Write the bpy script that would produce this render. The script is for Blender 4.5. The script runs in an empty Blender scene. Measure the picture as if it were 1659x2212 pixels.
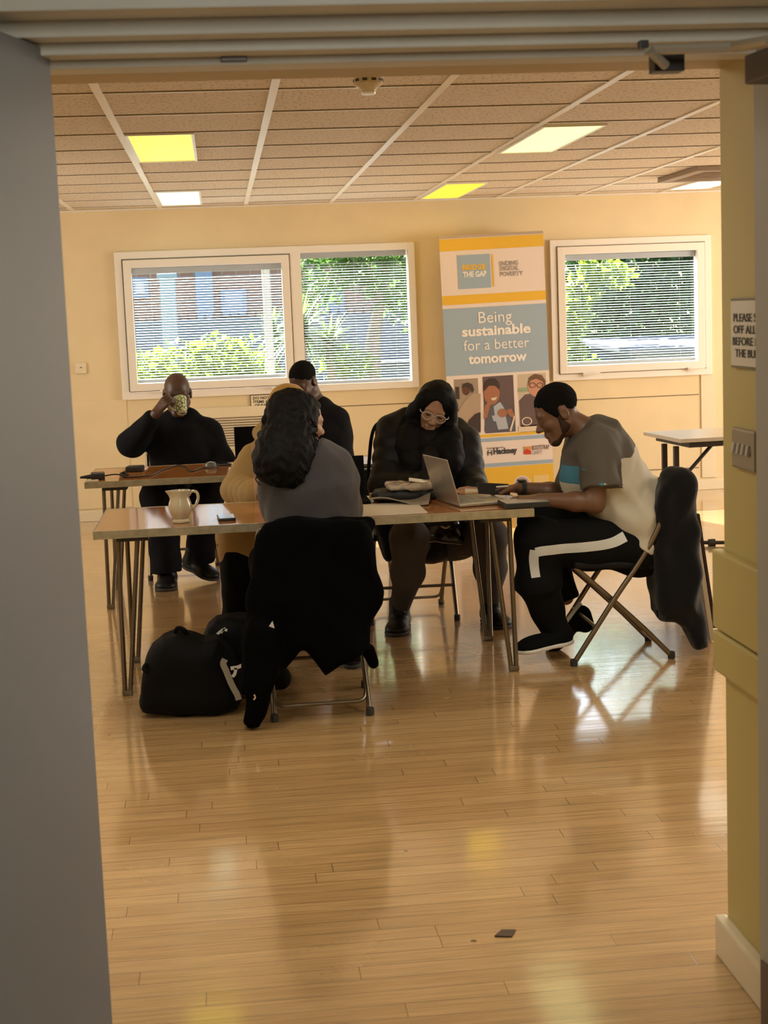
import bpy, bmesh, math, random
import numpy as np
from mathutils import Vector, Matrix, noise
random.seed(7); np.random.seed(7)
SC = bpy.context.scene
COL = SC.collection

# ------------------------------------------------------------------ camera
F_PX, IW, IH, CAM_H = 3322.0, 1659.0, 2212.0, 1.55
YAW, PITCH, ROLL = 0.10137717, 0.13009159, -0.039
def _axes():
    fw = np.array([math.sin(YAW)*math.cos(PITCH), math.cos(YAW)*math.cos(PITCH), -math.sin(PITCH)])
    r0 = np.array([math.cos(YAW), -math.sin(YAW), 0.0]); u0 = np.cross(r0, fw)
    return (math.cos(ROLL)*r0 + math.sin(ROLL)*u0, -math.sin(ROLL)*r0 + math.cos(ROLL)*u0, fw)
CR, CU, CF = _axes()
cam_d = bpy.data.cameras.new('camera'); cam = bpy.data.objects.new('camera', cam_d); COL.objects.link(cam)
cam.matrix_world = Matrix(((CR[0], CU[0], -CF[0], 0), (CR[1], CU[1], -CF[1], 0), (CR[2], CU[2], -CF[2], CAM_H), (0, 0, 0, 1)))
cam_d.sensor_fit = 'VERTICAL'; cam_d.sensor_height = 36.0; cam_d.lens = F_PX/IH*36.0
cam_d.clip_start = 0.05; cam_d.clip_end = 500
cam_d.dof.use_dof = True; cam_d.dof.focus_distance = 7.2; cam_d.dof.aperture_fstop = 9.0
SC.camera = cam

# ------------------------------------------------------------------ view, world, lights
SC.view_settings.view_transform = 'Standard'; SC.view_settings.look = 'None'
SC.view_settings.gamma = 1.0; SC.view_settings.use_curve_mapping = False
SC.view_settings.exposure = 0.22
W = bpy.data.worlds.new('world'); SC.world = W; W.use_nodes = True
nt = W.node_tree; nt.nodes.clear()
sky = nt.nodes.new('ShaderNodeTexSky'); sky.sky_type = 'NISHITA'; sky.sun_disc = False
sky.sun_elevation = math.radians(40); sky.sun_rotation = math.radians(-17); sky.dust_density = 2.0
bgn = nt.nodes.new('ShaderNodeBackground'); bgn.inputs['Strength'].default_value = 0.75
outw = nt.nodes.new('ShaderNodeOutputWorld')
nt.links.new(sky.outputs['Color'], bgn.inputs['Color']); nt.links.new(bgn.outputs[0], outw.inputs['Surface'])

def add_light(name, typ, loc, target=None, energy=100, color=(1, 1, 1), size=1, size_y=None):
    d = bpy.data.lights.new(name, typ); o = bpy.data.objects.new(name, d); COL.objects.link(o)
    o.location = loc; d.energy = energy; d.color = color
    if typ == 'AREA':
        d.shape = 'RECTANGLE'; d.size = size; d.size_y = size_y or size
    if target is not None:
        o.rotation_euler = (Vector(target) - Vector(loc)).to_track_quat('-Z', 'Y').to_euler()
    return o
SUN_DIR = Vector((0.31, -1.0, -0.885)).normalized()
sun = add_light('sun', 'SUN', (0, 30, 30), energy=36.0, color=(1.0, 0.96, 0.90))
sun.rotation_euler = SUN_DIR.to_track_quat('-Z', 'Y').to_euler(); sun.data.angle = math.radians(0.8)
# fill lights added at the windowless side walls, imitating daylight from the sides
add_light('daylight_fill_right', 'AREA', (6.9, 9.4, 1.45), (3.0, 10.6, 0.9), energy=168, color=(1.0, 0.96, 0.86), size=3.6, size_y=1.3)
add_light('daylight_fill_left', 'AREA', (-3.1, 9.4, 1.5), (0.0, 11.0, 0.9), energy=62, color=(1.0, 0.95, 0.82), size=2.6, size_y=1.2)
# unseen fill lights added under the ceiling to brighten the floor near the doorway
for i_, (x_, e_) in enumerate(((-1.9, 10), (-0.23, 14), (1.74, 14), (3.66, 12.5))):
    add_light('hall_fill_light', 'AREA', (x_, 4.65, 2.37), (x_, 4.65, 0.0), energy=e_, color=(1.0, 0.96, 0.82), size=0.30, size_y=1.2)
# unseen fill light added behind the camera to brighten the door head
add_light('corridor_fill_light', 'AREA', (0.4, 0.3, 2.5), (0.4, 1.6, 0.9), energy=22, color=(0.97, 1.0, 0.94), size=0.6, size_y=1.2)

# ------------------------------------------------------------------ pixel -> world on a chosen real plane
def _ray(px, py):
    return CF + (px - IW/2)/F_PX*CR - (py - IH/2)/F_PX*CU
def aty(px, py, y):
    d = _ray(px, py); t = y/d[1]; return np.array([d[0]*t, y, CAM_H + d[2]*t])
def atz(px, py, z=0.0):
    d = _ray(px, py); t = (z - CAM_H)/d[2]; return np.array([d[0]*t, d[1]*t, z])
def atx(px, py, x):
    d = _ray(px, py); t = x/d[0]; return np.array([x, d[1]*t, CAM_H + d[2]*t])

# ------------------------------------------------------------------ materials
MATS = {}
def srgb(r, g, b):
    f = lambda c: (c/255/12.92) if c/255 <= 0.04045 else ((c/255 + 0.055)/1.055)**2.4
    return (f(r), f(g), f(b), 1.0)
def mat(name, col, rough=0.6, metal=0.0, var=0.0, vscale=20.0, bump=0.0, bscale=60.0, spec=0.5, coat=0.0, coat_r=0.1, sheen=0.0, trans=0.0):
    if name in MATS: return MATS[name]
    m = bpy.data.materials.new(name); m.use_nodes = True; t = m.node_tree; b = t.nodes['Principled BSDF']
    c = col if len(col) == 4 else (*col, 1.0)
    b.inputs['Base Color'].default_value = c; b.inputs['Roughness'].default_value = rough; b.inputs['Metallic'].default_value = metal
    b.inputs['Specular IOR Level'].default_value = spec; b.inputs['Coat Weight'].default_value = coat; b.inputs['Coat Roughness'].default_value = coat_r
    b.inputs['Sheen Weight'].default_value = sheen
    if var > 0 or bump > 0:
        tc = t.nodes.new('ShaderNodeTexCoord')
    if var > 0:
        n = t.nodes.new('ShaderNodeTexNoise'); n.inputs['Scale'].default_value = vscale; n.inputs['Detail'].default_value = 5
        t.links.new(tc.outputs['Object'], n.inputs['Vector'])
        r = t.nodes.new('ShaderNodeValToRGB')
        r.color_ramp.elements[0].position = 0.3; r.color_ramp.elements[1].position = 0.7
        r.color_ramp.elements[0].color = tuple(x*(1 - var) for x in c[:3]) + (1,)
        r.color_ramp.elements[1].color = tuple(min(1, x*(1 + var)) for x in c[:3]) + (1,)
        t.links.new(n.outputs['Fac'], r.inputs['Fac']); t.links.new(r.outputs['Color'], b.inputs['Base Color'])
    if bump > 0:
        n2 = t.nodes.new('ShaderNodeTexNoise'); n2.inputs['Scale'].default_value = bscale; n2.inputs['Detail'].default_value = 4
        t.links.new(tc.outputs['Object'], n2.inputs['Vector'])
        bp = t.nodes.new('ShaderNodeBump'); bp.inputs['Strength'].default_value = bump; bp.inputs['Distance'].default_value = 0.01
        t.links.new(n2.outputs['Fac'], bp.inputs['Height']); t.links.new(bp.outputs['Normal'], b.inputs['Normal'])
    MATS[name] = m; return m
def emis(name, col, strength):
    m = mat(name, col, 0.5); b = m.node_tree.nodes['Principled BSDF']
    b.inputs['Emission Color'].default_value = (*col[:3], 1); b.inputs['Emission Strength'].default_value = strength; return m

# ------------------------------------------------------------------ object helpers
ORG = {}
def mk(name, V, F, mats, parent=None, smooth=True, mi=None, local=False, origin=None):
    """link one mesh; V in world space (or in the parent's space when local)"""
    V = np.asarray(V, dtype=np.float64)
    if origin is None:
        origin = np.zeros(3) if local else np.array([(V[:, 0].min()+V[:, 0].max())/2, (V[:, 1].min()+V[:, 1].max())/2, V[:, 2].min()])
    origin = np.asarray(origin, dtype=np.float64)
    me = bpy.data.meshes.new(name)
    me.from_pydata((V - origin).tolist() if len(V) < 5000 else (V - origin), [], F)
    if not isinstance(mats, (list, tuple)): mats = [mats]
    for m in mats: me.materials.append(m)
    if mi is not None: me.polygons.foreach_set('material_index', np.asarray(mi, dtype=np.int32))
    me.polygons.foreach_set('use_smooth', np.full(len(me.polygons), smooth))
    me.update()
    o = bpy.data.objects.new(name, me); COL.objects.link(o)
    ORG[o] = origin
    if parent is not None:
        o.parent = parent
        o.location = origin if local else origin - ORG[parent]
    else:
        o.location = origin
    return o
def root(name, loc, rz=0.0):
    o = bpy.data.objects.new(name, None); COL.objects.link(o); o.location = loc; o.rotation_euler = (0, 0, rz)
    o.empty_display_size = 0.1; ORG[o] = np.array(loc, dtype=float); return o
def tag(o, label=None, cat=None, group=None, kind=None):
    if label: o['label'] = label
    if cat: o['category'] = cat
    if group: o['group'] = group
    if kind: o['kind'] = kind
    return o
def struct(o, label=None):
    o['kind'] = 'structure'
    if label: o['label'] = label
    return o

class MB:
    """collects simple solids into one mesh"""
    def __init__(s): s.V = []; s.F = []; s.M = []; s.m = 0
    def add(s, V, F):
        n = len(s.V); s.V += [tuple(map(float, v)) for v in V]; s.F += [tuple(int(i) + n for i in f) for f in F]; s.M += [s.m]*len(F); return s
    def box(s, c, size, rot=None, b=0.0, seg=2):
        bm = bmesh.new(); bmesh.ops.create_cube(bm, size=1.0)
        for v in bm.verts: v.co = Vector((v.co.x*size[0], v.co.y*size[1], v.co.z*size[2]))
        if b > 0: bmesh.ops.bevel(bm, geom=list(bm.edges), offset=b, segments=seg, affect='EDGES', profile=0.6)
        if rot is not None:
            R = rot if isinstance(rot, Matrix) else Matrix.Rotation(rot, 3, 'Z')
            for v in bm.verts: v.co = R @ v.co
        bm.verts.index_update()
        V = [v.co + Vector(c) for v in bm.verts]; F = [[v.index for v in f.verts] for f in bm.faces]; bm.free()
        return s.add(V, F)
    def bx(s, lo, hi, b=0.0, seg=2):
        lo = np.minimum(lo, hi), np.maximum(lo, hi)
        return s.box((lo[0] + lo[1])/2, lo[1] - lo[0], b=b, seg=seg)
    def tube(s, pts, r, n=10, closed=False, caps=True):
        P = [Vector(p) for p in pts]; N = len(P)
        R = r if isinstance(r, (list, tuple, np.ndarray)) else [r]*N
        T = []
        for i in range(N):
            a = P[(i-1) % N] if (closed or i > 0) else P[i]; c = P[(i+1) % N] if (closed or i < N-1) else P[i]
            T.append((c - a).normalized())
        up = Vector((0, 0, 1)) if abs(T[0].z) < 0.9 else Vector((1, 0, 0))
        u = T[0].cross(up).normalized(); V = []; prev = T[0]
        for i in range(N):
            q = prev.rotation_difference(T[i]); u = (q @ u); u = (u - T[i]*u.dot(T[i])).normalized(); prev = T[i]; w = T[i].cross(u)
            for k in range(n):
                a = 2*math.pi*k/n; V.append(P[i] + (u*math.cos(a) + w*math.sin(a))*R[i])
        F = []
        for i in range(N if closed else N-1):
            j = (i+1) % N
            for k in range(n): F.append((i*n+k, i*n+(k+1) % n, j*n+(k+1) % n, j*n+k))
        if caps and not closed:
            F.append(tuple(reversed(range(n)))); F.append(tuple(range((N-1)*n, N*n)))
        return s.add(V, F)
    def lathe(s, prof, c, n=28, R=None, closed=False):
        V = []; F = []; m = len(prof)
        for i in range(n):
            a = 2*math.pi*i/n
            for (r, z) in prof:
                p = Vector((r*math.cos(a), r*math.sin(a), z))
                if R is not None: p = R @ p
                V.append(p + Vector(c))
        for i in range(n):
            j = (i+1) % n
            for k in range(m-1): F.append((i*m+k, j*m+k, j*m+k+1, i*m+k+1))
            if closed: F.append((i*m+m-1, j*m+m-1, j*m, i*m))
        return s.add(V, F)
    def prism(s, poly, y0, y1):
        """polygon in x,z extruded along y"""
        n = len(poly); V = [(p[0], y0, p[1]) for p in poly] + [(p[0], y1, p[1]) for p in poly]
        F = [tuple(range(n)), tuple(reversed(range(n, 2*n)))] + [(i+n, (i+1) % n + n, (i+1) % n, i) for i in range(n)]
        return s.add(V, F)
    def build(s, name, mats, parent=None, smooth=False, local=False, origin=None):
        o = mk(name, s.V, s.F, mats, parent, smooth, s.M if isinstance(mats, (list, tuple)) else None, local, origin)
        bm = bmesh.new(); bm.from_mesh(o.data); bmesh.ops.recalc_face_normals(bm, faces=bm.faces); bm.to_mesh(o.data); bm.free()
        if smooth:
            for p in o.data.polygons: p.use_smooth = True
            try: o.data.set_sharp_from_angle(angle=math.radians(40))
            except Exception: pass
        return o
def arc(p0, p1, p2, n=6):
    """rounded corner between p0-p1-p2"""
    p0, p1, p2 = map(np.asarray, (p0, p1, p2)); t = np.linspace(0, 1, n)[:, None]
    return list((1-t)**2*p0 + 2*t*(1-t)*p1 + t**2*p2)
def fillet(pts, r, n=5):
    pts = [np.asarray(p, float) for p in pts]; out = [pts[0]]
    for i in range(1, len(pts)-1):
        a = pts[i-1]-pts[i]; b = pts[i+1]-pts[i]; la, lb = np.linalg.norm(a), np.linalg.norm(b)
        rr = min(r, la*0.45, lb*0.45); out += arc(pts[i]+a/la*rr, pts[i], pts[i]+b/lb*rr, n)
    return out + [pts[-1]]
def smooth_path(pts, n=6):
    P = [np.asarray(p, float) for p in pts]; Q = [2*P[0]-P[1]] + P + [2*P[-1]-P[-2]]; out = []
    for i in range(1, len(Q)-2):
        for k in range(n):
            t = k/n
            out.append(0.5*((2*Q[i]) + (-Q[i-1]+Q[i+1])*t + (2*Q[i-1]-5*Q[i]+4*Q[i+1]-Q[i+2])*t*t + (-Q[i-1]+3*Q[i]-3*Q[i+1]+Q[i+2])*t**3))
    return out + [P[-1]]

def text_mesh(body, size, loc, R, bold=0.0, align='LEFT', space=1.0, line=1.0, width=None, ext=0.0006):
    """lettering as V,F in world space; R: 3x3 whose columns are right, up, out"""
    cu = bpy.data.curves.new('lettering', 'FONT'); cu.body = body; cu.size = size; cu.align_x = align; cu.offset = bold
    cu.space_character = space; cu.space_line = line; cu.extrude = ext; cu.resolution_u = 3
    o = bpy.data.objects.new('lettering_tmp', cu); COL.objects.link(o)
    dg = bpy.context.evaluated_depsgraph_get(); dg.update()
    me = bpy.data.meshes.new_from_object(o.evaluated_get(dg))
    V = np.array([v.co[:] for v in me.vertices]); F = [tuple(p.vertices) for p in me.polygons]
    bpy.data.objects.remove(o); bpy.data.curves.remove(cu); bpy.data.meshes.remove(me)
    if width:
        w = V[:, 0].max() - V[:, 0].min(); x0 = V[:, 0].min() if align == 'LEFT' else 0; V[:, 0] = (V[:, 0]-x0)*width/w + x0*0
    return V @ np.asarray(R, float).T + np.asarray(loc, float), F

# ------------------------------------------------------------------ smooth solids (distance field -> one continuous mesh)
def nrm(v): v = np.asarray(v, float); return v/np.linalg.norm(v)
class SDF:
    def __init__(s, cell): s.c = cell; s.P = []
    def cap(s, a, b, ra, rb=None, k=0.02, fl=None, op='u', disp=None, flat=False, flat0=False):
        s.P.append(('cap', np.asarray(a, float), np.asarray(b, float), ra, ra if rb is None else rb, k, fl, op, disp, flat, flat0)); return s
    def chain(s, pts, rs, k=0.02, **kw):
        for i in range(len(pts)-1): s.cap(pts[i], pts[i+1], rs[i], rs[i+1], k, **kw)
        return s
    def ell(s, c, r, k=0.02, R=None, op='u'):
        s.P.append(('ell', np.asarray(c, float), np.asarray(r, float), k, R, op)); return s
    def box(s, c, h, r=0.01, k=0.01, R=None, op='u'):
        s.P.append(('box', np.asarray(c, float), np.asarray(h, float), r, k, R, op)); return s
    def clip(s, p, n, k=0.004): s.P.append(('clip', np.asarray(p, float), nrm(n), k)); return s
    def poly(s, pts, y0, h, k=0.02, rnd=0.02, fold=(0.0, 30.0), yf=None):
        """outline in x,z with real thickness along y and rippling folds"""
        s.P.append(('poly', np.asarray(pts, float), y0, h, k, rnd, fold, yf)); return s
    def _bb(s, p):
        if p[0] == 'cap':
            fs = max(1.0, p[6][1]) if p[6] else 1.0
            r = max(p[3], p[4])*fs + p[5] + 4*s.c + (abs(p[8][1]) if p[8] else 0)
            return np.minimum(p[1], p[2]) - r, np.maximum(p[1], p[2]) + r
        if p[0] == 'ell': r = p[2].max() + p[3] + 4*s.c; return p[1]-r, p[1]+r
        if p[0] == 'box': r = np.linalg.norm(p[2]) + p[4] + 4*s.c; return p[1]-r, p[1]+r
        if p[0] == 'poly':
            q = p[1]; e = p[4] + 4*s.c + 0.02
            ys = p[2]; yy = [p[7](z) for z in np.linspace(q[:, 1].min(), q[:, 1].max(), 12)] if p[7] else [0.0]
            return np.array([q[:, 0].min()-e, ys+min(yy)-p[3]-e-abs(p[6][0]), q[:, 1].min()-e]), np.array([q[:, 0].max()+e, ys+max(yy)+p[3]+e+abs(p[6][0]), q[:, 1].max()+e])
    def field(s, wr=0.0, wf=25.0):
        bbs = [s._bb(p) for p in s.P if p[0] != 'clip' and (p[0] == 'poly' or (p[7] if p[0] == 'cap' else p[-1]) == 'u')]
        lo = np.min([b[0] for b in bbs], 0); hi = np.max([b[1] for b in bbs], 0)
        n = np.ceil((hi-lo)/s.c).astype(int) + 1
        D = np.full(n, 0.2, dtype=np.float32)
        ax = [lo[i] + s.c*np.arange(n[i], dtype=np.float32) for i in range(3)]
        for p in s.P:
            if p[0] == 'clip':
                X, Y, Z = np.ix_(*ax); d = ((X-p[1][0])*p[2][0] + (Y-p[1][1])*p[2][1] + (Z-p[1][2])*p[2][2]).astype(np.float32)
                D = np.maximum(D, d); continue
            b0, b1 = s._bb(p); i0 = np.clip(np.floor((b0-lo)/s.c).astype(int), 0, n); i1 = np.clip(np.ceil((b1-lo)/s.c).astype(int)+1, 0, n)
            if (i1 <= i0).any(): continue
            sl = tuple(slice(i0[i], i1[i]) for i in range(3)); X, Y, Z = np.ix_(*[ax[i][sl[i]] for i in range(3)])
            if p[0] == 'cap':
                _, a, b, ra, rb, k, fl, op, disp, flat, flat0 = p
                gx, gy, gz = X-a[0], Y-a[1], Z-a[2]; ba = b-a; ms = 1.0; ba2 = ba
                if fl:
                    nv = nrm(fl[0]); sc = 1.0/fl[1] - 1.0; dt = gx*nv[0]+gy*nv[1]+gz*nv[2]
                    hx, hy, hz = gx+dt*sc*nv[0], gy+dt*sc*nv[1], gz+dt*sc*nv[2]; ba2 = ba + nv*np.dot(ba, nv)*sc; ms = min(1.0, fl[1])
                else: hx, hy, hz = gx, gy, gz
                L2 = float(ba2@ba2) + 1e-9
                t = np.clip((hx*ba2[0]+hy*ba2[1]+hz*ba2[2])/L2, 0, 1)
                rr = ra + (rb-ra)*t
                if disp: rr = rr + disp[1]*np.abs(np.sin(math.pi*t*math.sqrt(L2)*disp[0] + (disp[2] if len(disp) > 2 else 0)))
                d = (np.sqrt((hx-ba2[0]*t)**2 + (hy-ba2[1]*t)**2 + (hz-ba2[2]*t)**2) - rr)*ms
                if flat: u = nrm(ba); d = np.maximum(d, gx*u[0]+gy*u[1]+gz*u[2]-float(ba@u))
                if flat0: u = nrm(ba); d = np.maximum(d, -(gx*u[0]+gy*u[1]+gz*u[2]))
            elif p[0] == 'ell':
                _, c, r, k, R, op = p; g = [X-c[0], Y-c[1], Z-c[2]]
                if R is not None: g = [g[0]*R[0][j]+g[1]*R[1][j]+g[2]*R[2][j] for j in range(3)]
                k0 = np.sqrt((g[0]/r[0])**2+(g[1]/r[1])**2+(g[2]/r[2])**2) + 1e-6
                k1 = np.sqrt((g[0]/r[0]**2)**2+(g[1]/r[1]**2)**2+(g[2]/r[2]**2)**2) + 1e-6
                d = k0*(k0-1)/k1
            elif p[0] == 'box':
                _, c, h, r, k, R, op = p; g = [X-c[0], Y-c[1], Z-c[2]]
                if R is not None: g = [g[0]*R[0][j]+g[1]*R[1][j]+g[2]*R[2][j] for j in range(3)]
                q = [np.abs(g[j])-(h[j]-r) for j in range(3)]
                d = np.sqrt(np.maximum(q[0], 0)**2+np.maximum(q[1], 0)**2+np.maximum(q[2], 0)**2) + np.minimum(np.maximum(np.maximum(q[0], q[1]), q[2]), 0) - r
            else:
                _, q, y0, h, k, rnd, fold, yf = p; op = 'u'
                x = X[:, 0, :]; z = Z[:, 0, :]; x, z = np.broadcast_arrays(x, z); d2 = np.full(x.shape, 1e9); ins = np.zeros(x.shape, bool)
                for i in range(len(q)):
                    a, b = q[i], q[(i+1) % len(q)]; e = b-a; t = np.clip(((x-a[0])*e[0]+(z-a[1])*e[1])/(e@e+1e-12), 0, 1)
                    d2 = np.minimum(d2, (x-a[0]-e[0]*t)**2+(z-a[1]-e[1]*t)**2)
                    cr = ((a[1] > z) != (b[1] > z)) & (x < (b[0]-a[0])*(z-a[1])/(b[1]-a[1]+1e-12)+a[0]); ins ^= cr
                d2 = np.sqrt(d2); d2[ins] *= -1; d2 = d2[:, None, :]
                yc = y0 + (yf(Z) if yf else 0) + fold[0]*np.sin(X*fold[1] + 1.3*np.sin(Z*7.0)) + 0.4*fold[0]*np.sin(X*fold[1]*0.43 + Z*11.0 + 1.7)
                dy = np.abs(Y-yc) - h
                u = np.maximum(d2+rnd, 0); v = np.maximum(dy+rnd, 0)
                d = np.sqrt(u*u+v*v) + np.minimum(np.maximum(d2+rnd, dy+rnd), 0) - rnd
            d = np.broadcast_to(d, D[sl].shape).astype(np.float32); cur = D[sl]
            if op == 'u':
                h_ = np.maximum(k-np.abs(cur-d), 0)/max(k, 1e-6); D[sl] = np.minimum(cur, d) - h_*h_*k*0.25
            else:
                h_ = np.maximum(k-np.abs(cur+d), 0)/max(k, 1e-6); D[sl] = np.maximum(cur, -d) + h_*h_*k*0.25
        if wr > 0:
            X, Y, Z = np.ix_(*ax)
            w = np.sin(X*wf+2.1*np.sin(Z*wf*0.5))*np.sin(Y*wf*0.9+1.7*np.sin(X*wf*0.6))+0.7*np.sin(Z*wf*1.3+2.0*np.sin(X*wf*0.7+Y*wf*0.5))
            D = D + (wr*w).astype(np.float32)
        return D, lo
    def mesh(s, wr=0.0, wf=25.0):
        D, lo = s.field(wr, wf); S = D < 0
        S[0] = S[-1] = False; S[:, 0] = S[:, -1] = False; S[:, :, 0] = S[:, :, -1] = False
        c8 = [(i, j, k) for i in (0, 1) for j in (0, 1) for k in (0, 1)]
        n = S.shape; cnt = np.zeros((n[0]-1, n[1]-1, n[2]-1), np.int8)
        for (i, j, k) in c8: cnt += S[i:n[0]-1+i, j:n[1]-1+j, k:n[2]-1+k]
        msk = (cnt > 0) & (cnt < 8); ijk = np.argwhere(msk); idx = np.full(msk.shape, -1, np.int32); idx[msk] = np.arange(len(ijk))
        acc = np.zeros((len(ijk), 3)); num = np.zeros(len(ijk))
        for a in c8:
            for axx in range(3):
                if a[axx]: continue
                b = list(a); b[axx] = 1
                ia = ijk + a; ib = ijk + b; d0 = D[ia[:, 0], ia[:, 1], ia[:, 2]]; d1 = D[ib[:, 0], ib[:, 1], ib[:, 2]]
                s0 = S[ia[:, 0], ia[:, 1], ia[:, 2]]; s1 = S[ib[:, 0], ib[:, 1], ib[:, 2]]; cr = s0 != s1
                den = d0-d1; t = np.where(np.abs(den) > 1e-9, d0/np.where(np.abs(den) > 1e-9, den, 1), 0.5); t = np.clip(t, 0, 1)
                pos = np.tile(np.array(a, float), (len(ijk), 1)); pos[:, axx] += t; acc[cr] += pos[cr]; num[cr] += 1
        V = lo + s.c*(ijk + acc/np.maximum(num, 1)[:, None]); Fs = []
        for axx in range(3):
            o1, o2 = (axx+1) % 3, (axx+2) % 3
            A = [slice(None)]*3; B = [slice(None)]*3; A[axx] = slice(0, -1); B[axx] = slice(1, None)
            e = S[tuple(A)] != S[tuple(B)]; q = np.argwhere(e); q = q[(q[:, o1] > 0) & (q[:, o2] > 0) & (q[:, o1] < n[o1]-1) & (q[:, o2] < n[o2]-1)]
            if not len(q): continue
            ins = S[q[:, 0], q[:, 1], q[:, 2]]; u = np.zeros(3, int); u[o1] = 1; w = np.zeros(3, int); w[o2] = 1
            g = lambda d: idx[(q-d)[:, 0], (q-d)[:, 1], (q-d)[:, 2]]
            f = np.stack([g(u+w), g(w), g(0*u), g(u)], 1); f[~ins] = f[~ins][:, ::-1]; Fs.append(f)
        Fq = np.concatenate(Fs); return V, Fq
    def build(s, name, mats, parent=None, wr=0.0, wf=25.0, classify=None, relax=1):
        V, F = s.mesh(wr, wf)
        for _ in range(relax):
            A = np.zeros_like(V); N = np.zeros(len(V))
            for i in range(4):
                a, b = F[:, i], F[:, (i+1) % 4]
                for d_ in range(3): A[:, d_] += np.bincount(a, V[b, d_], len(V)) + np.bincount(b, V[a, d_], len(V))
                N += np.bincount(a, minlength=len(V)) + np.bincount(b, minlength=len(V))
            V = 0.5*V + 0.5*A/np.maximum(N, 1)[:, None]
        mi = None
        if classify is not None: mi = classify(V[F].mean(1))
        return mk(name, V, F, mats, parent, True, mi)
# ------------------------------------------------------------------ room materials
YW = 12.15          # inner face of the window wall
ZC = 2.40           # ceiling
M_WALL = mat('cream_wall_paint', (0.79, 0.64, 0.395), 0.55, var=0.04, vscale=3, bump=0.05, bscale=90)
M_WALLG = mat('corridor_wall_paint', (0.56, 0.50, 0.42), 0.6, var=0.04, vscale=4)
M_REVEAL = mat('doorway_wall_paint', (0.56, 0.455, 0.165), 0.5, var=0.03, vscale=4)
M_TRIM = mat('cream_gloss_paint', (0.80, 0.69, 0.50), 0.35, var=0.03, vscale=8)
M_WIN = mat('white_window_paint', (0.88, 0.82, 0.75), 0.35)
M_DOOR = mat('grey_door_paint', (0.20, 0.21, 0.225), 0.5, var=0.05, vscale=3)
M_FRAME = mat('door_frame_paint', (0.74, 0.69, 0.58), 0.5, var=0.06, vscale=6)
M_SEAM = mat('dark_joint', (0.16, 0.10, 0.05), 0.8)
M_DARK = mat('dark_bronze', (0.045, 0.035, 0.03), 0.45, metal=0.3)

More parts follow.
